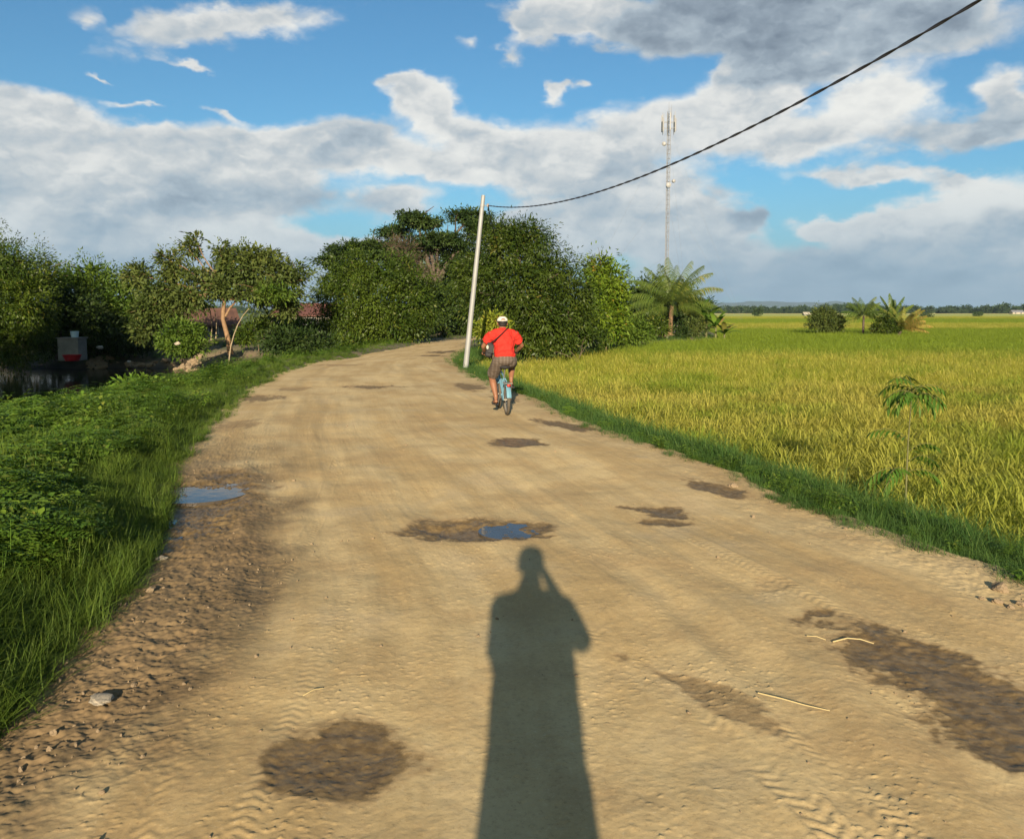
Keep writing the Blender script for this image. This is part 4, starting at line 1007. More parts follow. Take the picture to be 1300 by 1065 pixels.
fr = [(az, el, 1.75, .9, ti) for az, el, ti in [(90, 80, .5), (0, 62, .6), (180, 62, .4), (270, 60, .4), (20, 35, .5), (160, 35, .3), (200, 20, .3), (-20, 22, .4), (240, 30, .3), (300, 30, .3), (60, 50, .4), (130, 50, .4), (185, 0, .8), (-5, 2, .8), (0, 78, .7), (175, 80, .6)]]
palm('young_palm', 'small young palm with a thin bare trunk standing in the rice', 64, 1095, -.4, 1.35, fr, M['palm'], M['bark_dark'], 4, r0=.09, ll=.5, lw=.05)
fr = [(az, el, 2.1, .85, ti) for az, el, ti in [(150, 84, .3), (0, 70, .7), (-10, 52, .9), (10, 38, .9), (-20, 25, .95), (30, 60, .6), (180, 66, .4), (170, 50, .3), (0, 12, .95), (270, 55, .8), (300, 35, .9), (320, 50, .7), (240, 45, .5), (60, 80, .4), (-35, 64, .8)]]
palm('leaning_palm', 'bushy yellowing palm clump leaning right, next to the dark bush in the rice', 62, 1139, -.4, .35, fr, M['palm_yellow'], M['bark_dark'], 6, r0=.14, ll=.42, lw=.065, lean=(.25, 0))
fr = [(az, el, 2.0, .5, ti) for az, el, ti in [(100, 88, .3), (170, 74, .4), (10, 72, .4), (175, 50, .4), (60, 60, .4), (0, 46, .5), (250, 60, .4)]]
palm('spiky_palm', 'thin young palm with one upright spear leaf behind the dark bush in the rice', 64.5, 1131, -.4, 1.15, fr, M['palm'], M['bark_dark'], 7, r0=.07, ll=.38, lw=.08)

def banana(label, y, px_b, h, seed, mat):
    r = random.Random(seed); bx = (px_b-CX)/F*y
    z0 = float(terrain_z(np.array([bx]), np.array([float(y)]))[0])
    t_ = empty('banana_plant', (bx, y, z0)); tag(t_, label, 'banana plant', 'banana plants at the end of the homestead')
    mb = MB(); mb.tube([(0, 0, -.05), (.01, 0, h*.25), (.02, .01, h*.5)], [.09, .075, .05], n=8); mb.build('stem', M['fresh_stem'], t_)
    V, Q, T = [], [], []
    for i in range(9):
        az = i*2.4 + r.uniform(-.3, .3); el = r.uniform(.5, 1.35); L = h*r.uniform(.5, .75); n = 9; p = Vector((.02, .01, h*.48)); a = el; tt = r.uniform(.1, 1.0)
        hh = Vector((math.cos(az), math.sin(az), 0)); sd = Vector((-math.sin(az), math.cos(az), 0)); prev = None
        for s_ in range(n+1):
            u = s_/n; w = .17*math.sin(PI*min(1, max(0.03, (u-.12)/.88)))**.6 if u > .14 else .015
            cur = (p - sd*w + Vector((0, 0, -.25*w)), p.copy(), p + sd*w + Vector((0, 0, -.25*w)))
            if prev is not None:
                k = len(V); V += [tuple(q) for q in prev+cur]; T += [tt]*6; Q += [(k, k+1, k+4, k+3), (k+1, k+2, k+5, k+4)]
            prev = cur; p = p + (hh*math.cos(a)+Vector((0, 0, math.sin(a))))*L/n; a -= 1.5/n*(.4+u)
    mobj('leaves', np_mesh('leaves', np.array(V), np.array(Q), attrs={'tint': np.array(T)}), mat, t_)
M['fresh_stem'] = solid('banana_stem', (.10, .10, .035), .6, var=.3)
M['banana'] = leafmat('banana_leaves', (.045, .11, .010), (.14, .21, .020), (.26, .17, .06), trans=.3, wscale=.8)
banana('tallest banana plant with broad green leaves right of the coconut palm', 55, 896, 2.5, 1, M['banana'])
banana('banana plant with dried brown lower leaves in the middle of the row', 54, 908, 2.3, 2, M['banana'])
banana('small bright banana plant at the open end of the row', 53.5, 919, 1.8, 3, M['banana'])
banana('banana plant half hidden behind the palm fronds', 57, 886, 2.9, 4, M['banana'])

# ------------------------------------------------------------------ young tree on the right verge
M['sapling'] = leafmat('sapling_leaves', (.035, .095, .010), (.10, .17, .02), trans=.25)
def sapling():
    b0 = at(1150, 641, -.12); t_ = empty('young_tree', (b0.x, b0.y, float(terrain_z(np.array([b0.x]), np.array([b0.y]))[0])))
    tag(t_, 'thin young tree with drooping narrow leaflets on the right verge before the rice', 'sapling')
    y = b0.y; O = Vector(t_.location)
    stem = [Vector((0, 0, -.03))] + [atd(px, py, y)-O for px, py in ((1151, 600), (1153, 560), (1156, 520), (1158, 498))]
    mb = MB(); mb.tube(stem, [.009, .008, .006, .005, .003], n=7)
    V, Q, T = [], [], []; r = random.Random(8)
    def cleaf(base, az, L, el, droop, pairs):
        p = Vector(base); a = el; h = Vector((math.cos(az), math.sin(az), 0)); pts = [p.copy()]
        for i in range(pairs):
            p = p + (h*math.cos(a)+Vector((0, 0, math.sin(a))))*L/pairs; a -= droop/pairs; pts.append(p.copy())
            d = (pts[-1]-pts[-2]).normalized(); sd = d.cross(Vector((0, 0, 1))).normalized()
            for sg in (-1, 1):
                leaf_quads(p, sd*sg*.8 + d*.7 + Vector((0, 0, -.55)), (0, 0, 1), .12*r.uniform(.8, 1.15), .026, .5, r, r.uniform(.1, .9), V, Q, T)
        leaf_quads(p, d + Vector((0, 0, -.3)), (0, 0, 1), .12, .022, .5, r, .5, V, Q, T)
        mb.tube(pts, .0025, n=4)
    top = stem[-1]
    for az, el in ((0, .5), (.7, .9), (.3, .2), (3.4, .1), (1.8, .4), (5.8, .9), (3.6, 1.2), (2.2, .7), (3.1, .45), (3.9, .8), (5.2, .6), (1.4, 1.2), (4.6, .3), (-.4, .1), (2.8, .05)):
        cleaf(top + Vector((0, 0, r.uniform(-.06, .01))), az, r.uniform(.20, .30), el, 1.5, 6)
    for q, az, el in ((stem[1], 3.2, .5), (stem[1], 2.6, .2), (stem[1], 3.8, .7), (stem[1], -.1, .5), (stem[1], 3.3, -.1), (stem[1]*.7+stem[2]*.3, .4, .6), (stem[2]*.6+stem[1]*.4, .1, .9), (stem[2], 3.0, .9)):
        cleaf(q, az, r.uniform(.26, .36), el, 1.4, 7)
    mb.build('stem', M['fresh_stem'], t_)
    mobj('leaves', np_mesh('leaves', np.array(V), np.array(Q), attrs={'tint': np.array(T)}), M['sapling'], t_)
sapling()
# bent bare pole and thin stakes beside the forked trunk
def stick(name, label, pts, r0, r1, mat, cat, group=None):
    O = Vector(pts[0]); mb = MB(); n = len(pts)
    mb.tube([Vector(p)-O for p in pts], [r0+(r1-r0)*i/(n-1) for i in range(n)], n=8)
    o = mb.build(name, mat, None, loc=tuple(O)); tag(o, label, cat, group); return o
M['dead'] = solid('dead_wood', (.24, .19, .12), .8, var=.3, scale=20)
zb = float(terrain_z(np.array([-7.9]), np.array([23.0]))[0])
p0 = at(289, 473, zb)
stick('bare_branch', 'pale bare branch bent to the right, stuck upright in the left bank grass', [p0+Vector((0, 0, -.1))] + [atd(px, py, p0.y) for px, py in ((291, 455), (293, 440), (297, 425), (302, 412), (309, 400), (316, 392))], .022, .010, M['dead'], 'branch')
for k, (px, a, b_) in enumerate(((268, 394, 432), (274, 398, 430), (262, 402, 428))):
    stick('stake', ('tallest thin stake left of the forked trunk', 'thin stake nearest the forked trunk', 'short thin stake left of the tallest one')[k], [atd(px, b_, 39), atd(px+1, (a+b_)/2, 39), atd(px-1, a, 39)], .03, .022, M['dead'], 'stake', 'thin stakes left of the forked trunk')

# ------------------------------------------------------------------ steel pole, cables
M['steel'] = solid('galvanised_steel', (.235, .24, .24), .55, .1, var=.12, scale=3, spec=.5)
M['cable'] = solid('black_cable', (.035, .035, .04), .5, var=.1)
M['ceramic'] = solid('insulator', (.30, .26, .24), .3, var=.1)
PB = at(591, 467); PB = Vector((PB.x, PB.y, -.02)); PT = atd(613.5, 249, PB.y)
def pole(base, top, label, hook=True):
    t_ = empty('utility_pole', tuple(base)); tag(t_, label, 'utility pole', 'steel poles carrying the cable'); v = top-base
    mb = MB(); mb.tube([Vector((0, 0, -.3))-v*.0, v*.0, v*.33, v*.66, v], [.080, .078, .072, .064, .056], n=20)
    mb.build('shaft', M['steel'], t_)
    mb = MB(); mb.tube([v*.995, v*1.004], [.060, .05], n=20); mb.build('cap', M['steel'], t_)
    c = v*.945; mb = MB(); mb.tube([c-v.normalized()*.03, c+v.normalized()*.03], .066, n=20); mb.tube([c, c+Vector((.16, -.02, .0))], .012, n=8); mb.build('bracket', M['steel'], t_)
    mb = MB(); mb.lathe(c+Vector((.16, -.02, -.05)), [(.015, 0), (.04, .01), (.028, .03), (.028, .05), (.028, .07), (.04, .09), (.015, .10)], 14); mb.build('insulator', M['ceramic'], t_)
    return base + c + Vector((.16, -.02, 0))
hookp = pole(PB, PT, 'slender galvanised steel pole leaning right at the road bend')
pix = [(650, 265), (700, 261), (750, 247), (800, 232), (840, 216), (900, 187), (950, 159), (1000, 130), (1050, 105), (1100, 80), (1150, 57), (1200, 33), (1265, -2)]
A0 = Vector((hookp.x, hookp.y)); B0 = Vector((9.0, -10.0)); dv = (B0-A0); Lc = dv.length; dv = dv/Lc
ss = [0.0]; zz = [hookp.z]
for px, py in pix:
    d = pxdir(px, py); det = d.x*(-dv.y) + dv.x*1.0                          # A0 + s*dv = t*(d.x, 1)
    s_ = (A0.x*1.0 - d.x*A0.y)/(d.x*dv.y - dv.x); tt = A0.y + s_*dv.y
    ss.append(s_); zz.append(CAMH + d.z*tt)
co = np.polyfit(ss, zz, 3 if False else 2, w=[6]+[1]*len(pix))
zend = float(np.polyval(co, Lc)); print('CABLE', [round(a, 2) for a in ss], [round(a, 2) for a in zz], co, zend)
pts = [hookp] + [Vector((A0.x+dv.x*s_, A0.y+dv.y*s_, float(np.polyval(co, s_)) + (hookp.z-float(np.polyval(co, 0)))*(1-s_/Lc)**6)) for s_ in np.linspace(.4, Lc, 60)]
mb = MB(); O = hookp
# two insulated conductors twisted round each other
for ph in (0, PI):
    q = []
    for i in range(520):
        u = i/519*(len(pts)-1); k = min(int(u), len(pts)-2); p = pts[k].lerp(pts[k+1], u-k); w = i*.62+ph
        q.append(p - O + Vector((math.cos(w)*.008*.6, 0, math.sin(w)*.008)))
    mb.tube(q, .0095, n=6)
tag(mb.build('overhead_cable', M['cable'], None, loc=tuple(O)), 'thick black cable sweeping from the steel pole up to the right corner of the sky', 'cable')
pole(Vector((9.15, -10.0, -.6)), Vector((9.15, -10.0, zend+.35)), 'steel pole behind the viewer carrying the other end of the cable')
e = Vector((-.35, 51, 4.6)); q = []
for i in range(24):
    u = i/23; p = hookp.lerp(e, u); p.z -= 1.0*4*u*(1-u)*.45; q.append(p-hookp)
mb = MB(); mb.tube(q, .018, n=6)
tag(mb.build('overhead_cable', M['cable'], None, loc=tuple(hookp)), 'thin dark cable dropping from the pole top into the mango tree', 'cable')
mb = MB(); q = [hookp+Vector((0, 0, -.03)), hookp+Vector((.03, 0, -.16)), hookp+Vector((.10, .02, -.10)), hookp+Vector((.05, 0, .02))]

# ------------------------------------------------------------------ the guyed mast
def mast():
    y = 172.0; bx = (844.5-CX)/F*y; z0 = -.4; top = CAMH + (396-150)/F*y; n = 46; h = top-z0; w = .40
    t_ = empty('radio_mast', (bx, y, z0)); tag(t_, 'tall thin white lattice mast with antennas behind the coconut palm', 'mast')
    ms = solid('mast_paint', (.22, .215, .21), .5, .1, var=.1); mr = solid('mast_antenna', (.27, .27, .27), .5, var=.05)
    cs = [Vector((w*math.cos(R(a)), w*math.sin(R(a)), 0)) for a in (90, 210, 330)]
    for c in cs:
        mb = MB(); mb.tube([c, c+Vector((0, 0, h))], .045, n=6); mb.build('leg', ms, t_)
    mb = MB()
    for i in range(n):
        a, b_ = h*i/n, h*(i+1)/n
        for k in range(3):
            c, d = cs[k], cs[(k+1) % 3]
            mb.tube([c+Vector((0, 0, a)), d+Vector((0, 0, a))], .035, n=4); mb.tube([c+Vector((0, 0, a if i % 2 else b_)), d+Vector((0, 0, b_ if i % 2 else a))], .03, n=4)
    mb.build('bracing', ms, t_)
    for k, a in enumerate((90, 150, 210, 270, 330, 30)):
        d = Vector((math.cos(R(a)), math.sin(R(a)), 0)); mb = MB(); mb.box(d*1.45+Vector((0, 0, h-2.6+.5*(k % 2))), (.26, .18, 3.4 if k % 2 else 2.6), Matrix.Rotation(R(a), 3, 'Z'))
        mb.tube([d*.4+Vector((0, 0, h-2)), d*1.4+Vector((0, 0, h-2))], .05, n=5); mb.tube([d*.4+Vector((0, 0, h-3.2)), d*1.4+Vector((0, 0, h-3.2))], .05, n=5)
        mb.tube([d*1.3+Vector((0, 0, h-4.4)), d*1.3+Vector((0, 0, h+.6-.5*(k % 3)))], .06, n=5); mb.build('antenna', mr, t_, bevel=.03)
    for (zz_, sx, rad) in ((h-6.4, -1, .42), (h-14.6, .0, .52), (h-13.8, 1, .35)):
        mb = MB(); c = Vector((sx*.95, -.6, zz_)); mb.lathe(c, [(.05, -.15), (rad*.7, -.12), (rad, 0), (rad, .38), (rad*.6, .52), (.01, .56)], 18, axis=(sx*.5, -1, 0))
        mb.tube([c, Vector((0, 0, zz_))], .05, n=5); mb.build('dish', mr, t_)
    mb = MB(); mb.tube([(0, 0, h), (0, 0, h+2.0)], [.05, .02], n=6); mb.tube([(.5, 0, h-1), (.5, 0, h+1.6)], [.05, .02], n=6); mb.build('lightning_rod', ms, t_)
    for a in (30, 150, 270):
        d = Vector((math.cos(R(a)), math.sin(R(a)), 0))
        for f_ in (.32, .62, .93):
            mb = MB(); mb.tube([Vector((0, 0, h*f_)), d*22], .010, n=4); mb.build('guy_wire', ms, t_)
mast()

# ------------------------------------------------------------------ houses, walls, debris
M['plaster'] = solid('grey_plaster', (.17, .165, .155), .85, var=.25, scale=2)
M['pale_wall'] = solid('pale_wall', (.30, .27, .22), .85, var=.15, scale=2)
M['red_roof'] = solid('rusty_red_roof', (.125, .05, .035), .7, var=.25, scale=1.2)
M['brown_roof'] = solid('brown_roof', (.10, .05, .035), .75, var=.3, scale=1.2)
M['white_paint'] = solid('white_paint', (.40, .39, .37), .7, var=.08)
M['dark_glass'] = solid('window_dark', (.03, .035, .04), .2, var=.1)
M['zinc'] = solid('corrugated_sheet', (.20, .205, .22), .5, .2, var=.25, scale=1.5)
def roof_mesh(mb, w, d, z, rise, ov=.35, th=.09):
    """two corrugated slopes with thickness, ridge along x"""
    n = int(w/.22)
    for sg in (-1, 1):
        vs = []; fs = []
        for i in range(n+1):
            x = -w/2-ov + (w+2*ov)*i/n; b_ = .03*(i % 2)
            for (yy, zz_) in ((0, z+rise), (sg*(d/2+ov), z-rise*ov/(d/2)*1.0)):
                vs.append((x, yy, zz_+b_)); vs.append((x, yy, zz_+b_-th))
        for i in range(n):
            a = i*4; b_ = a+4
            fs += [(a, b_, b_+2, a+2), (a+1, a+3, b_+3, b_+1), (a+2, b_+2, b_+3, a+3), (a, a+1, b_+1, b_)]
        fs += [(0, 2, 3, 1), (n*4, n*4+1, n*4+3, n*4+2)]
        mb.add(vs, fs)
def house(label, x, y, z0, w, d, h, rise, rz, wall, roof, windows, name='house'):
    t_ = empty(name, (x, y, z0), rz); tag(t_, label, 'house')
    mb = MB(); th = .15; rect = sorted(windows)
    # front wall is laid out around its openings, the others are plain
    xs = [-w/2] + [q for (a, b_, c_, e_) in rect for q in (a, b_)] + [w/2]
    for i in range(len(xs)-1):
        a, b_ = xs[i], xs[i+1]
        if b_-a < 1e-3: continue
        if i % 2 == 0: mb.box(((a+b_)/2, -d/2+th/2, h/2), (b_-a, th, h))
        else:
            c_, e_ = rect[i//2][2:4]
            if c_ > .02: mb.box(((a+b_)/2, -d/2+th/2, c_/2), (b_-a, th, c_))
            mb.box(((a+b_)/2, -d/2+th/2, (e_+h)/2), (b_-a, th, h-e_))
    mb.box((0, d/2-th/2, h/2), (w, th, h)); mb.box((-w/2+th/2, 0, h/2), (th, d-2*th, h)); mb.box((w/2-th/2, 0, h/2), (th, d-2*th, h))
    for sx in (-1, 1):
        x_ = sx*(w/2-th/2); mb.add([(x_-th/2, -d/2, h), (x_+th/2, -d/2, h), (x_+th/2, d/2, h), (x_-th/2, d/2, h), (x_-th/2, 0, h+rise-.08), (x_+th/2, 0, h+rise-.08)], [(0, 1, 5, 4), (2, 3, 4, 5), (0, 4, 3), (1, 2, 5)])
    mb.build('wall', wall, t_, smooth=False)
    mb = MB(); roof_mesh(mb, w, d, h, rise); mb.build('roof', roof, t_, smooth=False)
    for (a, b_, c_, e_) in rect:
        door = c_ < .05
        mb = MB()
        for (cx, cz, sx, sz) in (((a+b_)/2, e_-.04, b_-a, .08), (a+.04, (c_+e_)/2-.04, .08, e_-c_-.08), (b_-.04, (c_+e_)/2-.04, .08, e_-c_-.08)): mb.box((cx, -d/2+.04, cz), (sx, .12, sz))
        f_ = mb.build('door' if door else 'window', M['white_paint'], t_, smooth=False)
        mb = MB(); mb.box(((a+b_)/2, -d/2+.07, (c_+e_)/2-.04), (b_-a-.16, .03, e_-c_-.08)); mb.build('panel' if door else 'pane', M['dark_glass'], f_, smooth=False)
    return t_
def wx(px, y): return (px-CX)/F*y
house('low house with a brown roof and white gable behind the large bright bush', wx(247, 56), 57, -.3, 4.2, 3.6, 1.2, .95, R(28), M['plaster'], M['brown_roof'], [(-1.4, -.6, .4, 1.0), (.3, 1.0, .4, 1.0)])
mb = MB()   # white boards and sheets piled against the house
rnd = random.Random(4)
for i in range(16):
    mb.box((rnd.uniform(-1.1, .9), rnd.uniform(-.25, .25), .15+rnd.uniform(0, .75)*(1-abs(i-8)/12)), (rnd.uniform(.25, .8), .03, rnd.uniform(.12, .4)), Euler((rnd.uniform(-.6, .6), rnd.uniform(-.9, .9), rnd.uniform(-1, 1))).to_matrix())
o = mb.build('board_heap', M['white_paint'], None, smooth=False, loc=(wx(222, 50), 50, 0.15)); tag(o, 'heap of white painted boards in front of the brown roofed house', 'heap')
house('nearer long house with a rusty red roof seen over the thicket', wx(388, 88), 90, -.2, 6.5, 5, 1.5, .75, R(-8), M['pale_wall'], M['red_roof'], [(-2.2, -1.2, .5, 1.2), (.6, 1.6, .5, 1.2)])
house('farther house with an orange red roof at the edge of the rounded roadside tree', wx(412, 104), 106, -.2, 6.0, 5, 1.9, 1.0, R(15), M['pale_wall'], M['red_roof'], [(-1.6, -.7, .7, 1.4), (.8, 1.7, .7, 1.4)])
t_ = empty('fence', (wx(384, 72), 72, -.35)); tag(t_, 'grey sheet metal fence below the red roofs', 'fence')
mb = MB(); n = 60; vs = []; fs = []
for i in range(n+1):
    x = -2.4+4.8*i/n; o_ = .03*math.sin(i*1.6)
    vs += [(x, o_, 0), (x, o_, 1.05), (x, o_+.012, 1.05), (x, o_+.012, 0)]
for i in range(n):
    a = i*4; b_ = a+4; fs += [(a, b_, b_+1, a+1), (a+1, b_+1, b_+2, a+2), (a+2, b_+2, b_+3, a+3), (a+3, b_+3, b_, a)]
mb.add(vs, fs); mb.build('panel', M['zinc'], t_)
for x in (-2.4, -1.2, 0, 1.2, 2.4):
    mb = MB(); mb.box((x, .09, .55), (.08, .08, 1.25)); mb.build('post', M['bark'], t_, smooth=False)
# the grey wall in the shade with the red basin
y = 33.0
t_ = empty('water_tank', (wx(92, 38.5), 38.5, -.65)); tag(t_, 'grey concrete tank standing in deep shade on the creek bank', 'tank')
mb = MB(); mb.box((0, 0, .51), (.95, .8, 1.02)); mb.build('wall', M['plaster'], t_, bevel=.015)
mb = MB(); mb.box((0, 0, 1.045), (1.06, .9, .05)); mb.build('rim', M['plaster'], t_, bevel=.01)
mb = MB(); mb.lathe((wx(91, 37.7), 37.7, -.62), [(.0, 0), (.29, 0), (.40, .26), (.42, .27), (.39, .25), (.28, .02), (0, .02)], 22)
M['red_plastic'] = solid('red_plastic', (.30, .015, .02), .4, var=.08)
tag(mb.build('basin', M['red_plastic'], None), 'red plastic basin standing before the grey tank', 'basin')
mb = MB(); mb.lathe((wx(97, 38.5), 38.4, .425), [(0, 0), (.15, 0), (.19, .28), (.18, .28), (.14, .02), (0, .02)], 18)
M['pale_blue'] = solid('pale_blue_plastic', (.42, .56, .66), .4, var=.06)
tag(mb.build('bucket', M['pale_blue'], None), 'pale blue bucket on top of the grey tank', 'bucket')
# white hut behind the coconut palm
house('white walled hut half hidden behind the coconut palm trunk', wx(854, 66), 67, -.3, 3.0, 2.6, 1.15, .5, R(10), M['white_paint'], M['zinc'], [(-.9, -.4, .4, .85), (.2, .8, .02, 1.0)], name='hut')
# far field hut and roof at the edge of the far trees
house('tiny pale field hut far away in front of the distant trees', wx(1022, 420), 420, -.5, 2.8, 2.4, 1.1, .9, R(5), M['plaster'], M['pale_wall'], [(-.6, .6, .02, 1.2)], name='field_hut')
house('pale roofed building among the far trees at the right edge', wx(1290, 700), 702, -.5, 9, 6, 2.0, 1.6, R(-5), M['pale_wall'], M['zinc'], [(-3, -1.5, .6, 1.5), (1.5, 3, .6, 1.5)])

# ------------------------------------------------------------------ stones
M['stone'] = solid('stone', (.23, .17, .105), .9, var=.3, scale=12, bump=.5, bscale=50)
M['pale_stone'] = solid('pale_stone', (.30, .26, .20), .9, var=.25, scale=12, bump=.4, bscale=50)
def rock_mesh(seed, s=(1, 1, .6)):
    bm = bmesh.new(); bmesh.ops.create_icosphere(bm, subdivisions=3, radius=1.0); r = np.random.default_rng(seed); off = r.uniform(0, 50, 3)
    for v in bm.verts:
        c = v.co.copy(); n = pnoise(np.array([c.x*1.3+off[0]]), np.array([c.y*1.3+c.z*1.1+off[1]]))[0] + .4*pnoise(np.array([c.x*3.1+off[2]]), np.array([c.z*3.1+c.y*2.3]))[0]
        k = 1+.38*n; v.co = Vector((c.x*s[0], c.y*s[1], c.z*s[2]))*k
        for d in range(2):      # a few broken flats
            pass
    me = bpy.data.meshes.new('stone'); bm.to_mesh(me); bm.free(); return me
def rock(px, py, size, label, seed, mat='stone', flat=.6):
    p = at(px, py); z = float(road_z(np.array([p.x]), np.array([p.y]))[0]); z = max(z, float(terrain_z(np.array([p.x]), np.array([p.y]))[0]))
    o = mobj('stone', rock_mesh(seed, (1, .8, flat)), M[mat], None, (p.x, p.y, z+size*.22)); o.scale = (size,)*3; o.rotation_euler = (0, 0, seed*1.3); tag(o, label, 'stone')
rock(1270, 753, .048, 'largest stone at the right road edge beneath the grass', 1)
rock(1266, 769, .026, 'small flat stone just below the largest roadside stone', 2)
rock(1283, 775, .022, 'small round stone below and right of the largest roadside stone', 3)
rock(1296, 772, .026, 'stone at the frame edge beside the small round stone', 4)
rock(1246, 764, .018, 'tiny stone left of the largest roadside stone', 5)
rock(1150, 684, .030, 'pale stone lying in the right verge grass above the straw', 6, 'pale_stone')
rock(931, 619, .038, 'stone at the edge of the mud patch on the right verge', 7)
rock(758, 521, .12, 'brown clod of earth on the verge right of the cyclist', 8, flat=.45)
rock(129, 899, .055, 'long flat pale stone lying in the churned mud at the lower left', 9, 'pale_stone', .25)
rock(205, 713, .035, 'light stone in the mud below the left puddle', 10, 'pale_stone', .5)
rock(192, 757, .03, 'small stone in the mud beside the overhanging grass', 11)
# pebbles and clods lying loose on the road
PB_ = [rock_mesh(90+k, (1, .8, .65)) for k in range(5)]
for me in PB_: me.materials.append(M['stone'])
r = np.random.default_rng(71)
X, Y = fan_points(5200, 2.0, 13, lambda y: xL(y)-.1, lambda y: xR(y)+.1, r, .8)
dl, dr = edge_dist(X, Y); pr = .03 + .60*sst(1.3, .2, -dl)*sst(12, 6, Y) + .55*sst(.5, 0, -dr) + .4*sst(.25, .6, fbm(X*1.1, Y*.8, 3))
wet_, _ = holefield(X, Y); k = (r.random(len(X)) < pr) & (wet_ < .4); X, Y = X[k], Y[k]; n = len(X)
s = np.clip(r.lognormal(-5.35, .5, n), .003, .017)
scatter('pebbles', PB_, np.stack([X, Y, road_z(X, Y)+s*.2], -1), r.uniform(0, 6.28, (n, 3)), np.stack([s, s, s*.8], -1), r.integers(0, 5, n), 'small clods and pebbles strewn over the dirt road')
# rubble on the far creek bank
r = np.random.default_rng(72); n0 = 1900
X = r.uniform(-21, -10, n0); Y = r.uniform(28, 42, n0); Z = terrain_z(X, Y); k = (Z > -1.15) & (Y > 26+.0*X) & (X < -.375*Y) & (X > -.53*Y); X, Y, Z = X[k], Y[k], Z[k]; n = len(X)
RB = [rock_mesh(190+k, (1, .75, .5)) for k in range(5)]
for me in RB: me.materials.append(M['rubble'] if 'rubble' in M else M['stone'])
s = r.uniform(.06, .26, n); scatter('rubble', RB, np.stack([X, Y, Z+s*.1], -1), r.uniform(-.5, .5, (n, 3))*np.array([1, 1, 12]), np.stack([s, s, s], -1), r.integers(0, 5, n), 'brown rubble and earth clods on the far creek bank')
# a few pieces of white litter
for k, (px, py, y, lab) in enumerate(((127, 441, 40, 'crumpled white scrap in the shade beside the tank'), (164, 459, 36, 'tiny white scrap at the water edge below the rubble'), (225, 436, 31.8, 'pale orange round scrap caught in the large bright bush'), (45, 606, None, 'crumpled pinkish wrapper in the weeds at the left'))):
    p = atd(px, py, y) if y else at(px, py, .18)
    bm = bmesh.new(); bmesh.ops.create_icosphere(bm, subdivisions=2, radius=1); rnd = random.Random(k)
    for v in bm.verts: v.co = Vector((v.co.x*rnd.uniform(.7, 1.3), v.co.y*.6*rnd.uniform(.6, 1.3), v.co.z*.55*rnd.uniform(.5, 1.4)))
    me = bpy.data.meshes.new('litter'); bm.to_mesh(me); bm.free()
    o = mobj('litter', me, M['white_paint'] if k < 2 else M['pale_orange'] if 'pale_orange' in M else M['pale_stone'], None, tuple(p)); s_ = (.16, .09, .12, .05)[k]; o.scale = (s_,)*3; tag(o, lab, 'litter')
# straws on the road
M['straw'] = solid('straw', (.42, .33, .16), .6, var=.1)
def straw(pts, label, rad=.0035):
    P = [at(px, py) for px, py in pts]; P = [Vector((p.x, p.y, float(road_z(np.array([p.x]), np.array([p.y]))[0])+.007+(.008 if 0 < i < len(P)-1 else 0))) for i, p in enumerate(P)]
    stick('straw', label, P, rad, rad*.6, M['straw'], 'straw', 'dry straws lying on the road')
straw([(1057, 825), (1075, 823), (1092, 823), (1109, 826)], 'short curved straw left of the large mud patch', .0034)
straw([(962, 893), (992, 902), (1022, 910), (1053, 917)], 'long straight straw at the lower right of the road', .003)
straw([(385, 893), (398, 888), (410, 883)], 'thin straw near the lower left tyre track', .0028)
straw([(1024, 817), (1036, 820), (1048, 822)], 'very thin straw just above the short curved straw', .0028)

# ------------------------------------------------------------------ far trees and hills
M['fartree'] = leafmat('far_trees', (.022, .045, .016), (.06, .09, .03), trans=.1, wscale=.02)
FT = []
for k in range(6):
    r = np.random.default_rng(500+k)
    lob = [(r.uniform(-3, 3), r.uniform(-2, 2), r.uniform(3.5, 7), r.uniform(2.2, 3.8), 3, r.uniform(1.8, 3)) for _ in range(4)] + [(0, 0, 2.5, 4, 3, 2.5)]
    P, D, N, LL, WW, TT = crown_arrays(lob, 600+k, clump=1.3, per=7, leaf=(1.3, .75), droop=.2, inner=.2)
    me = leaf_mesh('far_tree', P, D, N, LL, WW, TT); me.materials.append(M['fartree']); FT.append(me)
r = np.random.default_rng(81)
n = 1500; X = r.uniform(-1100, 1300, n); Y = 930 - .00010*(X-200)**2*0 + r.uniform(0, 130, n) - 190*sst(420, 640, X) - 60*sst(200, 260, X)
s = 1.22*r.uniform(.55, 1.0, n)*(.80+.35*fbm(X*.012, Y*0+2, 3)+.15*sst(430, 600, X))
scatter('distant_trees', FT, np.stack([X, Y, np.full(n, -.9)], -1), np.stack([np.zeros(n), np.zeros(n), r.uniform(0, 6.28, n)], -1), np.stack([s*1.3, s*1.3, s], -1), r.integers(0, 6, n), 'long dark line of trees beyond the far paddies')
for k, (px, y, sc, lab) in enumerate(((960, 330, .36, 'small round tree far off in the rice, left of the field hut'), (1238, 330, .24, 'low dark bush far off in the rice right of the yellow palm'), (1176, 260, .20, 'low bush far off in the rice nearest the yellow palm'))):
    t_ = empty('far_bush', (wx(px, y), y, -.4)); tag(t_, lab, 'bush')
    me = FT[k].copy(); o = bpy.data.objects.new('crown', me); lnk(o, t_); o.scale = (sc*(1.2+.5*k), sc, sc)
    mb = MB(); mb.tube([(0, 0, -.2), (0, 0, .8)], [.12, .08], n=6); mb.build('trunk', M['bark_dark'], t_)
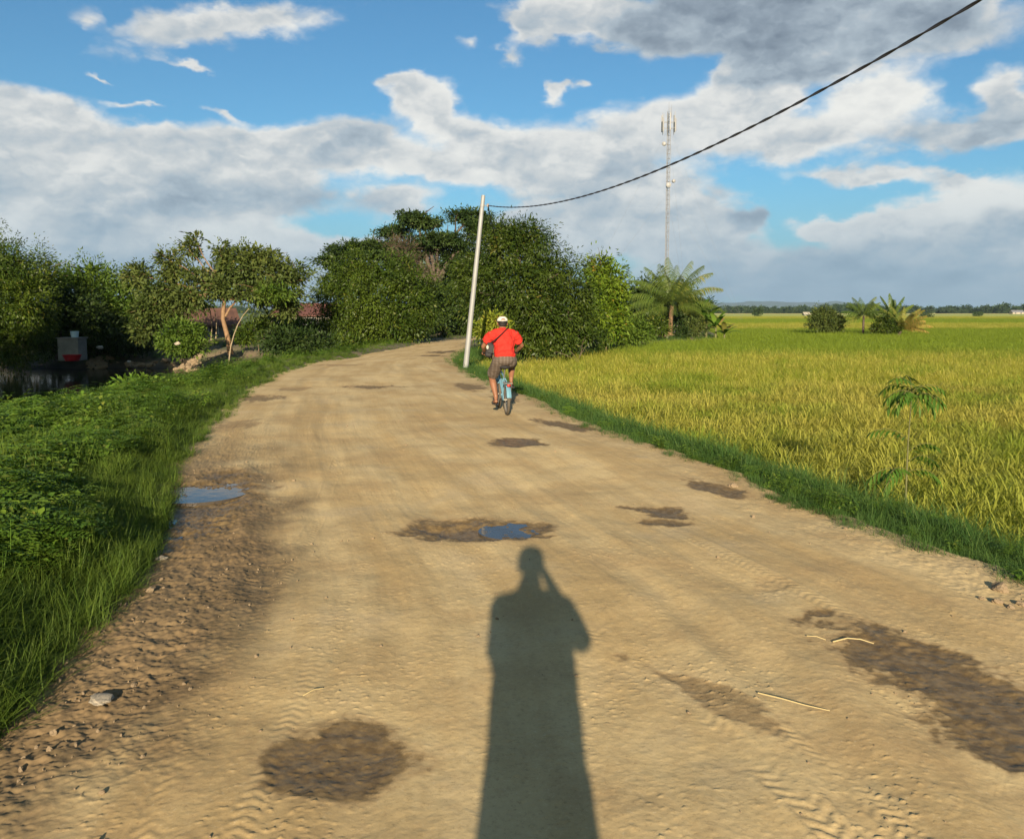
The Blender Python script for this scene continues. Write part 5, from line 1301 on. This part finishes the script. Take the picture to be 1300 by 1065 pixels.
def hz(x, y):
    rid = 120 + 75*fbm(x*.0006+3, y*.0006, 5) + 30*fbm(x*.002, y*.002, 4)
    env = sst(-9000, -6500, x)*sst(4600, 2600, x)*(.55+.45*sst(500, 2200, x)*sst(4400, 3000, x))
    return np.maximum(rid, 4)*env*sst(7200, 8200, y)*sst(9600, 8600, y) - 3
m, t, b, out = newmat('hill_forest'); b.inputs['Base Color'].default_value = (.035, .06, .04, 1); b.inputs['Roughness'].default_value = 1
tag(mobj('hills', grid_mesh(np.arange(-9000, 5000, 60.), np.arange(7100, 9650, 90.), hz, 'hills'), m), kind='structure')
# haze: even air round everything
me = bpy.data.meshes.new('haze'); a = 9800; z0, z1 = -8, 270
me.from_pydata([(-a, -a, z0), (a, -a, z0), (a, a, z0), (-a, a, z0), (-a, -a, z1), (a, -a, z1), (a, a, z1), (-a, a, z1)], [], [(3, 2, 1, 0), (4, 5, 6, 7), (0, 1, 5, 4), (1, 2, 6, 5), (2, 3, 7, 6), (3, 0, 4, 7)])
m = bpy.data.materials.new('haze'); m.use_nodes = True; t = NT(m.node_tree); t.n.clear()
out = t.node('ShaderNodeOutputMaterial'); v = t.node('ShaderNodeVolumePrincipled'); v.inputs['Color'].default_value = (.50, .70, .95, 1); v.inputs['Density'].default_value = .00008; v.inputs['Anisotropy'].default_value = .1
t.l.new(v.outputs[0], out.inputs['Volume'])
if HAZE: tag(mobj('haze', me, m), kind='stuff')
scene.cycles.volume_bounces = 0

# ------------------------------------------------------------------ people
def ell(mb, c, r, rot=None, n=14, m=10):
    vs = []; fs = []; c = Vector(c)
    for i in range(m+1):
        th = PI*i/m
        for k in range(n):
            ph = 2*PI*k/n; p = Vector((r[0]*math.sin(th)*math.cos(ph), r[1]*math.sin(th)*math.sin(ph), r[2]*math.cos(th)))
            if rot is not None: p = rot @ p
            vs.append(c+p)
    for i in range(m):
        for k in range(n): fs.append((i*n+k, (i+1)*n+k, (i+1)*n+(k+1) % n, i*n+(k+1) % n))
    mb.add(vs, fs)
def taper(mb, pts, rad, n=14, flat=1.0):
    """rounded tapering limb"""
    mb.tube(pts, rad, n=n, flat=flat)
    for p, r_ in zip(pts, rad): ell(mb, p, (r_*.99,)*3, n=12, m=8)
def fused(mb, name, mat, parent, voxel, smooth=6):
    o = mb.build(name, mat, parent, smooth=False)
    md = o.modifiers.new('fuse', 'REMESH'); md.mode = 'VOXEL'; md.voxel_size = voxel; md.use_smooth_shade = True
    if smooth:
        sm = o.modifiers.new('relax', 'SMOOTH'); sm.iterations = smooth; sm.factor = .5
    return o
def hand(mb, wrist, fwd, palm_n, side, curl=1.0):
    """palm, four unequal bent fingers and a thumb; fwd along the fingers, palm_n out of the palm, side = +1 thumb towards fwd x palm_n"""
    wrist = Vector(wrist); f = Vector(fwd).normalized(); pn = Vector(palm_n).normalized(); s = f.cross(pn).normalized()*side
    for k in range(4):
        b_ = wrist + s*(.026-.0175*k); taper(mb, [b_*1.0 + f*.005, b_ + f*.045, b_ + f*.085], [.013, .0125, .0105], n=8)
    Ls = (.070, .080, .074, .058)
    for k in range(4):
        p = wrist + s*(.028-.019*k) + f*.088; a = .35*curl; L = Ls[k]; pts = [p.copy()]
        for seg in (.45, .32, .23):
            d = f*math.cos(a) + pn*math.sin(a); p = p + d*L*seg; pts.append(p.copy()); a += .75*curl
        taper(mb, pts, [.0090, .0085, .0078, .0066], n=8)
    p = wrist + s*.030 + f*.028; d1 = (f*.55 + s*.75 + pn*.30).normalized(); d2 = (f*.75 + s*.25 + pn*.60).normalized()
    taper(mb, [p, p+d1*.032, p+d1*.032+d2*.030, p+d1*.032+d2*.052], [.0125, .0105, .0092, .0075], n=8)
def head(mb, c, fwd, up, k=1.0):
    """skull, jaw, nose, ears, brow, lips"""
    c = Vector(c); f = Vector(fwd).normalized(); u = Vector(up); u = (u - f*u.dot(f)).normalized(); s = f.cross(u)
    rot = Matrix((s, f, u)).transposed()
    def q(a, b_, c_): return c + s*a*k + f*b_*k + u*c_*k
    ell(mb, q(0, -.012, .028), (.076*k, .094*k, .088*k), rot); ell(mb, q(0, .022, -.035), (.060*k, .068*k, .070*k), rot); ell(mb, q(0, .055, -.082), (.030*k, .028*k, .024*k), rot)
    ell(mb, q(0, .092, -.018), (.012*k, .020*k, .026*k), rot); ell(mb, q(0, .103, -.034), (.017*k, .014*k, .012*k), rot)
    ell(mb, q(0, .076, .018), (.052*k, .016*k, .012*k), rot); ell(mb, q(0, .085, -.062), (.024*k, .010*k, .007*k), rot); ell(mb, q(0, .083, -.072), (.021*k, .010*k, .007*k), rot)
    for sg in (-1, 1):
        ell(mb, q(sg*.077, -.008, -.012), (.010*k, .020*k, .032*k), rot); ell(mb, q(sg*.030, .076, .000), (.014*k, .010*k, .010*k), rot)
    return q
M['skin'] = solid('skin', (.20, .090, .048), .5, var=.1, scale=12)
M['red_shirt'] = solid('red_shirt', (.42, .026, .018), .85, var=.10, scale=9, spec=.15)
M['white_cap'] = solid('white_cap', (.56, .54, .48), .8, var=.08, spec=.2)
M['black_cloth'] = solid('black_cloth', (.018, .017, .018), .7, var=.2, spec=.3)
M['hair'] = solid('hair', (.012, .010, .009), .6, var=.2)
M['blue_paint'] = solid('pale_blue_paint', (.12, .25, .32), .4, var=.06, spec=.6)
M['chrome'] = solid('chrome', (.35, .35, .34), .25, .8, var=.08)
M['tyre'] = solid('tyre_rubber', (.085, .070, .050), .85, var=.3, scale=20)
M['rim'] = solid('rim_alloy', (.28, .26, .22), .4, .4, var=.1)
M['sandal'] = solid('sandal', (.03, .025, .022), .7, var=.1)
m, t, b, out = newmat('plaid_shorts')
oc = t.node('ShaderNodeTexCoord').outputs['Object']; sx, sy, sz = t.sep(oc)[0:3]
def stripe(v, f_, w): return t.mapr(t.m('ABSOLUTE', t.m('SINE', t.m('MULTIPLY', v, f_))), 1-w, 1-w*.6)
c = t.mix(t.m('MULTIPLY', stripe(sx, 60, .25), .6), (.085, .062, .046), (.13, .105, .085)); c = t.mix(t.m('MULTIPLY', stripe(sz, 75, .25), .4), c, (.05, .038, .032))
t.put(b.inputs['Base Color'], c); b.inputs['Roughness'].default_value = .85; M['shorts'] = m
def folds(o, amp, sc):
    tx = bpy.data.textures.new('folds', 'CLOUDS'); tx.noise_scale = sc; tx.noise_depth = 2
    d = o.modifiers.new('folds', 'DISPLACE'); d.texture = tx; d.strength = amp; d.mid_level = .5

def cyclist():
    g = at(643.5, 528.5); yaw = R(9)
    z0 = float(np.mean(road_z(np.array([g.x, g.x+.03]), np.array([g.y, g.y]))))
    # ------------- bicycle: +Y forward, origin at the rear tyre's contact
    B = empty('bicycle', (g.x, g.y, z0+.002), yaw); tag(B, 'small pale blue bicycle ridden along the right side of the dirt road', 'bicycle')
    wr = .235; rc = Vector((0, 0, wr)); fc = Vector((0, .93, wr))
    for c in (rc, fc):
        w = empty('wheel'); w.parent = B
        mb = MB(); mb.ring(c, (1, 0, 0), wr-.022, .022, 44, 10); mb.build('tyre', M['tyre'], w)
        mb = MB(); mb.ring(c, (1, 0, 0), wr-.048, .011, 44, 6); mb.tube([c-Vector((.045, 0, 0)), c+Vector((.045, 0, 0))], .017, n=12); mb.build('rim', M['rim'], w)
        mb = MB()
        for i in range(28):
            q = 2*PI*i/28; d = Vector((0, math.cos(q), math.sin(q))); mb.tube([c+Vector((.022*(1 if i % 2 else -1), 0, 0))+d*.012, c+d*(wr-.050)], .0014, n=4)
        mb.build('spokes', M['chrome'], w)
    bb = Vector((0, .40, .27)); st = Vector((0, .27, .60)); ht = Vector((0, .80, .66)); hb = Vector((0, .83, .54))
    mb = MB()
    for a, c, r_ in ((bb, st, .016), (st+Vector((0, 0, -.04)), ht, .015), (bb, hb, .018), (ht+Vector((0, -.01, .03)), hb+Vector((0, .01, -.02)), .020)): mb.tube([a, c], r_, n=12)
    for sg in (-1, 1):
        mb.tube([bb+Vector((sg*.02, 0, 0)), Vector((sg*.052, .12, .245)), rc+Vector((sg*.052, 0, 0))], .010, n=10); mb.tube([st+Vector((sg*.015, 0, -.06)), Vector((sg*.052, .14, .42)), rc+Vector((sg*.052, 0, 0))], .009, n=10)
    mb.tube([bb-Vector((.035, 0, 0)), bb+Vector((.035, 0, 0))], .024, n=14); mb.build('frame', M['blue_paint'], B)
    mb = MB()
    for sg in (-1, 1): mb.tube([hb+Vector((sg*.015, .01, -.03)), hb+Vector((sg*.05, .015, -.06)), fc+Vector((sg*.05, 0, 0))], .012, n=10)
    mb.build('fork', M['blue_paint'], B)
    def fender(c, a0, a1, name='fender'):
        vs = []; fs = []; n = 22
        for i in range(n+1):
            q = R(a0+(a1-a0)*i/n); d = Vector((0, math.cos(q), math.sin(q)))
            for (x, rr_) in ((-.034, wr+.008), (0, wr+.026), (.034, wr+.008), (.034, wr+.005), (0, wr+.022), (-.034, wr+.005)): vs.append(c+Vector((x, 0, 0))+d*rr_)
        for i in range(n):
            for k in range(6): fs.append((i*6+k, i*6+(k+1) % 6, (i+1)*6+(k+1) % 6, (i+1)*6+k))
        fs += [tuple(range(6))[::-1], tuple(n*6+k for k in range(6))]
        mb = MB(); mb.add(vs, fs); mb.build(name, M['blue_paint'], B)
    fender(rc, 62, 168); fender(fc, 20, 130)
    mb = MB(); mb.box((0, -.05, .50), (.11, .26, .012)); mb.tube([(-.05, -.14, .495), (-.05, -.02, wr)], .005, n=6); mb.tube([(.05, -.14, .495), (.05, -.02, wr)], .005, n=6); mb.tube([(0, .08, .50), (0, .22, .53)], .006, n=6); mb.build('carrier', M['chrome'], B, smooth=False)
    mb = MB(); ell(mb, (0, -.19, .47), (.028, .012, .02)); M['reflector'] = solid('reflector', (.45, .02, .01), .3); mb.build('reflector', M['reflector'], B)
    mb = MB(); mb.tube([st+Vector((0, .005, -.05)), st+Vector((0, -.045, .10))], .012, n=10); mb.build('seat_post', M['chrome'], B)
    mb = MB(); ell(mb, (0, .20, .725), (.090, .085, .035)); taper(mb, [(0, .24, .728), (0, .36, .73)], [.045, .020]); fused(mb, 'saddle', M['black_cloth'], B, .006)
    mb = MB(); hbar = [Vector((x, y_, z_)) for x, y_, z_ in ((-.27, .68, .93), (-.20, .71, .94), (-.10, .78, .90), (0, .80, .86), (.10, .78, .90), (.20, .71, .94), (.27, .68, .93))]
    mb.tube(hbar, .011, n=10); mb.tube([ht, Vector((0, .79, .86))], .013, n=10); hb_ = mb.build('handlebar', M['chrome'], B)
    for sg in (-1, 1):
        mb = MB(); mb.tube([(sg*.19, .715, .94), (sg*.285, .673, .93)], .016, n=12); mb.build('grip', M['black_cloth'], hb_)
    ca = R(-68); cd = Vector((0, math.cos(ca), math.sin(ca)))*.135
    mb = MB(); mb.ring(bb+Vector((.042, 0, 0)), (1, 0, 0), .072, .006, 30, 6); mb.tube([bb+Vector((.055, 0, 0)), bb+Vector((.07, 0, 0))-cd], .010, n=8); mb.tube([bb-Vector((.055, 0, 0)), bb+Vector((-.07, 0, 0))+cd], .010, n=8)
    for i in range(5):
        q = 2*PI*i/5; mb.tube([bb+Vector((.042, 0, 0)), bb+Vector((.042, .07*math.cos(q), .07*math.sin(q)))], .006, n=6)
    mb.build('crank', M['chrome'], B)
    pl = bb+Vector((-.125, 0, 0))+cd; pr = bb+Vector((.125, 0, 0))-cd
    for p_ in (pl, pr):
        mb = MB(); mb.box(p_, (.095, .085, .022)); mb.build('pedal', M['black_cloth'], B, bevel=.004)
    mb = MB(); ch = [bb+Vector((.042, .07*math.cos(q), .07*math.sin(q))) for q in np.linspace(R(95), R(-95), 10)] + [rc+Vector((.042, .03*math.cos(q), .03*math.sin(q))) for q in np.linspace(R(265), R(95), 7)]
    mb.tube(ch+[ch[0]], .0045, n=5); mb.build('chain', M['tyre'], B)
    # ------------- the rider, in the same axes
    P = empty('person', (g.x, g.y, z0+.002), yaw); tag(P, 'person in red T-shirt, white cap and plaid shorts cycling away on the small bicycle', 'person')
    hip = Vector((0, .215, .845)); nb = Vector((.0, .43, 1.285)); hc = Vector((0, .475, 1.40))
    kneeL, kneeR = Vector((-.165, .52, .555)), Vector((.170, .615, .745)); ankL, ankR = Vector((-.125, .335, .225)), Vector((.130, .405, .500))
    shL, shR = Vector((-.185, .40, 1.225)), Vector((.185, .40, 1.225)); elL, elR = Vector((-.300, .50, 1.035)), Vector((.315, .50, 1.045)); wrL, wrR = Vector((-.262, .655, .955)), Vector((.262, .655, .955))
    mb = MB()
    ell(mb, hip, (.155, .125, .115)); ell(mb, hip.lerp(nb, .35), (.130, .085, .15)); ell(mb, hip.lerp(nb, .68), (.150, .085, .16)); taper(mb, [shL, nb-Vector((0, .02, .03)), shR], [.058, .075, .058])
    taper(mb, [nb-Vector((0, .01, .03)), nb+Vector((0, .02, .06))], [.060, .052])
    for kn, an, sg in ((kneeL, ankL, -1), (kneeR, ankR, 1)):
        h_ = hip+Vector((sg*.085, .02, -.02)); taper(mb, [h_, h_.lerp(kn, .5), kn], [.094, .078, .055]); m_ = kn.lerp(an, .35)+Vector((0, -.018, 0)); taper(mb, [kn, m_, an+Vector((0, 0, .03)), an], [.053, .055, .034, .032])
        taper(mb, [an+Vector((0, -.025, -.045)), an+Vector((sg*.008, .07, -.062)), an+Vector((sg*.012, .165, -.075))], [.030, .032, .024]); 
        for k in range(5): taper(mb, [an+Vector((sg*(.036-.014*k), .170, -.080)), an+Vector((sg*(.038-.015*k), .205-.008*k, -.086))], [.009, .007], n=8)
    for s_, e_, w_, sg in ((shL, elL, wrL, -1), (shR, elR, wrR, 1)):
        taper(mb, [s_, s_.lerp(e_, .5), e_], [.052, .045, .036]); taper(mb, [e_, e_.lerp(w_, .4), w_], [.036, .036, .024])
        hand(mb, w_, Vector((sg*-.02, .9, -.15)), Vector((0, -.25, -1)), sg, 1.35)
    qh = head(mb, hc, (0, .97, -.08), (0, .12, 1), 1.0)
    body = fused(mb, 'body', M['skin'], P, .0065, 5)
    # hair below the cap
    mb = MB(); ell(mb, qh(0, -.030, .020), (.079, .080, .072)); ell(mb, qh(0, -.060, -.025), (.060, .035, .040)); fused(mb, 'hair', M['hair'], P, .008, 3)
    # cap: crown, back strap opening, peak to the front
    mb = MB(); u = (qh(0, 0, 1)-qh(0, 0, 0)).normalized(); f = (qh(0, 1, 0)-qh(0, 0, 0)).normalized(); s = f.cross(u); rot = Matrix((s, f, u)).transposed()
    vs = []; fs = []; n = 36; rows = 9
    for i in range(rows+1):
        th = (PI*.52)*i/rows
        for k in range(n):
            ph = 2*PI*k/n; back = math.cos(ph + PI/2)   # 1 at the back
            vs.append(qh(0, -.008, .034) + rot @ Vector((.086*math.sin(th)*math.cos(ph), .103*math.sin(th)*math.sin(ph), .078*math.cos(th))))
    for i in range(rows):
        for k in range(n):
            ph = 360*(k+.5)/n; d = abs(((ph-270+180) % 360)-180)
            if rows-4 < i < rows-1 and d < (26 if i == rows-2 else 18): continue   # the opening at the back
            fs.append((i*n+k, (i+1)*n+k, (i+1)*n+(k+1) % n, i*n+(k+1) % n))
    mb.add(vs, fs); cap = mb.build('cap', M['white_cap'], P); so_ = cap.modifiers.new('thickness', 'SOLIDIFY'); so_.thickness = .004
    mb = MB(); vs = []; fs = []
    for i in range(13):
        a = R(20+140*i/12); e_ = math.sin(a); vs += [qh(.084*math.cos(a), .094*math.sin(a)-.004, .033), qh(.088*math.cos(a), .10*math.sin(a)+.070*e_*e_-.004, .026-.01*e_)]
    for i in range(12): fs.append((2*i, 2*i+1, 2*i+3, 2*i+2))
    mb.add(vs, fs); pk = mb.build('peak', M['white_cap'], cap); so_ = pk.modifiers.new('thickness', 'SOLIDIFY'); so_.thickness = .004
    # shirt
    mb = MB(); ax = (nb-hip).normalized(); sp = [hip+Vector((0, .0, .055)), hip.lerp(nb, .3), hip.lerp(nb, .6), hip.lerp(nb, .85)]
    for p_, r_ in zip(sp, ((.168, .135, .085), (.168, .140, .15), (.182, .140, .16), (.178, .118, .11))): ell(mb, p_, r_, Vector((0, 0, 1)).rotation_difference(ax).to_matrix())
    taper(mb, [shL+Vector((.02, 0, .005)), nb+Vector((0, -.025, -.022)), shR+Vector((-.02, 0, .005))], [.066, .080, .066])
    for s_, e_ in ((shL, elL), (shR, elR)):
        d = (e_-s_).normalized(); mb.tube([s_-d*.02, s_+d*.07, s_+d*.155], [.068, .070, .080], n=18)
    sh = fused(mb, 'shirt', M['red_shirt'], P, .009, 8); folds(sh, .040, .07)
    mb = MB(); mb.tube([nb+Vector((0, .005, .012)), nb+Vector((0, .010, .030))], [.064, .060], n=20); mb.build('collar', M['red_shirt'], sh)
    # shorts
    mb = MB(); ell(mb, hip+Vector((0, 0, -.005)), (.172, .140, .105))
    for kn, sg in ((kneeL, -1), (kneeR, 1)):
        h_ = hip+Vector((sg*.085, .02, -.02)); mb.tube([h_, h_.lerp(kn, .45), h_.lerp(kn, .88)], [.108, .100, .092], n=20); ell(mb, h_, (.108,)*3)
    so2 = fused(mb, 'shorts', M['shorts'], P, .009, 5); folds(so2, .016, .07)
    for an, sg in ((ankL, -1), (ankR, 1)):
        mb = MB(); vs = []; n = 18
        for z_ in (-.100, -.084):
            for k in range(n):
                q = 2*PI*k/n; w = .040+.006*math.sin(q); vs.append(an+Vector((sg*.010+w*math.cos(q), .075+.135*math.sin(q), z_)))
        mb.add(vs, [tuple(range(n))[::-1], tuple(range(n, 2*n))]+[(k, (k+1) % n, n+(k+1) % n, n+k) for k in range(n)])
        mb.tube([an+Vector((sg*.010-.040, .09, -.085)), an+Vector((sg*.010-.02, .115, -.042)), an+Vector((sg*.012+.02, .115, -.042)), an+Vector((sg*.010+.042, .09, -.085))], .006, n=6)
        mb.build('sandal', M['sandal'], P)
    # shoulder bag, worn across the back on the left hip
    G_ = empty('shoulder_bag', (g.x, g.y, z0+.002), yaw); tag(G_, 'black shoulder bag hanging at the cyclist\'s left hip on a strap across the back', 'bag')
    mb = MB(); rot = Euler((R(-8), R(8), R(-14))).to_matrix(); mb.box((-.228, .285, .985), (.105, .20, .225), rot, taper=.90); mb.build('body', M['black_cloth'], G_, bevel=.022)
    mb = MB(); mb.box((-.226, .172, 1.01), (.085, .016, .135), rot); mb.build('pocket', M['black_cloth'], G_, bevel=.008)
    mb = MB(); ell(mb, (-.275, .172, 1.035), (.020, .012, .034)); M['emblem'] = solid('pale_patch', (.35, .33, .28), .6); mb.build('patch', M['emblem'], G_)
    mb = MB(); pts = [(-.215, .255, 1.095), (-.160, .200, 1.14), (-.085, .235, 1.20), (-.01, .285, 1.262), (.055, .345, 1.318), (.090, .42, 1.338), (.085, .50, 1.30), (-.02, .58, 1.19), (-.14, .56, 1.09), (-.215, .44, 1.02), (-.225, .36, 1.05)]
    mb.tube([Vector(p_)-Vector((0, .012, 0)) for p_ in pts], .026, n=8, flat=.35); mb.build('strap', M['black_cloth'], G_)
cyclist()

def photographer():
    bx, by = .03, -.36
    z0 = 0.0
    P = empty('person', (bx, by, z0)); tag(P, 'person taking the photo behind the viewpoint, whose long shadow lies on the road', 'person')
    M['dark_shirt'] = solid('grey_shirt', (.16, .18, .22), .85, var=.1); M['long_shorts'] = solid('khaki_trousers', (.22, .19, .14), .85, var=.1)
    hip = Vector((0, 0, .93)); nb = Vector((0, .01, 1.47)); hc = Vector((-.005, .035, 1.615))
    shL, shR = Vector((-.175, 0, 1.40)), Vector((.175, 0, 1.40)); elL, elR = Vector((-.160, .15, 1.15)), Vector((.222, .14, 1.25)); wrL, wrR = Vector((-.035, .235, 1.49)), Vector((.070, .225, 1.535))
    mb = MB(); ell(mb, hip, (.165, .11, .12)); ell(mb, (0, 0, 1.10), (.145, .10, .15)); ell(mb, (0, 0, 1.27), (.170, .11, .17)); taper(mb, [shL, nb-Vector((0, 0, .04)), shR], [.055, .07, .055]); taper(mb, [nb-Vector((0, 0, .03)), nb+Vector((0, .01, .07))], [.058, .054])
    for sg in (-1, 1):
        h_ = Vector((sg*.095, 0, .90)); k_ = Vector((sg*.115, .01, .48)); a_ = Vector((sg*.13, -.01, .085)); taper(mb, [h_, h_.lerp(k_, .5), k_], [.095, .082, .056]); taper(mb, [k_, k_.lerp(a_, .35)+Vector((0, -.015, 0)), a_], [.055, .057, .036])
        taper(mb, [a_+Vector((0, -.02, -.045)), a_+Vector((sg*.01, .08, -.055)), a_+Vector((sg*.02, .17, -.062))], [.032, .032, .024])
        for k in range(5): taper(mb, [a_+Vector((sg*(.045-.014*k), .175, -.066)), a_+Vector((sg*(.047-.015*k), .21-.008*k, -.070))], [.009, .007], n=8)
    for s_, e_, w_, sg in ((shL, elL, wrL, -1), (shR, elR, wrR, 1)):
        taper(mb, [s_, s_.lerp(e_, .5), e_], [.054, .048, .038]); taper(mb, [e_, e_.lerp(w_, .4), w_], [.038, .037, .025])
    hand(mb, wrL, Vector((-.02, .10, .6)), Vector((1, .1, 0)), 1, .9); hand(mb, wrR, Vector((-.0, .05, .6)), Vector((-1, .1, 0)), -1, .9)
    qh = head(mb, hc, (0, 1, -.03), (0, 0, 1), 1.0)
    fused(mb, 'body', M['skin'], P, .008, 4)
    mb = MB(); ell(mb, qh(0, -.02, .045), (.088, .100, .088)); ell(mb, qh(0, -.07, -.01), (.06, .035, .05)); fused(mb, 'hair', M['hair'], P, .01, 3)
    mb = MB()
    mb.tube([(0, 0, .84), (0, 0, .98), (0, 0, 1.12), (0, 0, 1.30), (0, 0, 1.42)], [.129, .134, .138, .144, .108], n=26, flat=1.36); taper(mb, [shL+Vector((.01, 0, 0)), nb-Vector((0, 0, .035)), shR-Vector((.01, 0, 0))], [.068, .080, .068])
    for s_, e_ in ((shL, elL), (shR, elR)):
        d = (e_-s_).normalized(); mb.tube([s_-d*.02, s_+d*.10, s_+d*.24], [.060, .058, .060], n=18)
    s1 = fused(mb, 'shirt', M['dark_shirt'], P, .010, 6); folds(s1, .02, .1)
    mb = MB(); ell(mb, hip, (.170, .13, .12))
    for sg in (-1, 1):
        h_ = Vector((sg*.085, 0, .90)); k_ = Vector((sg*.105, .01, .48)); mb.tube([h_, h_.lerp(k_, .5), h_.lerp(k_, 1.0)], [.100, .104, .102], n=20)
    fused(mb, 'shorts', M['long_shorts'], P, .010, 5)
    for sg in (-1, 1):
        mb = MB(); vs = []; n = 18
        for z_ in (.004, .022):
            for k in range(n):
                q = 2*PI*k/n; vs.append(Vector((sg*.14+(.045+.006*math.sin(q))*math.cos(q), .065+.145*math.sin(q), z_)))
        mb.add(vs, [tuple(range(n))[::-1], tuple(range(n, 2*n))]+[(k, (k+1) % n, n+(k+1) % n, n+k) for k in range(n)]); mb.build('sandal', M['sandal'], P)
    Cm = empty('compact_camera', (bx-.03, -.075, 1.592)); tag(Cm, 'small black compact camera held up by the person taking the photo', 'camera')
    mb = MB(); mb.box((0, 0, 0), (.098, .026, .058)); mb.build('body', M['black_cloth'], Cm, bevel=.005)
    mb = MB(); mb.lathe((.012, .013, 0), [(.024, 0), (.024, .010), (.019, .010), (.019, .022), (.014, .022), (.013, .018), (.0, .018)], 24, axis=(0, 1, 0)); mb.build('lens', M['chrome'], Cm)
    mb = MB(); mb.box((0, -.0142, 0), (.07, .0016, .045)); mb.build('screen', M['dark_glass'], Cm)
photographer()
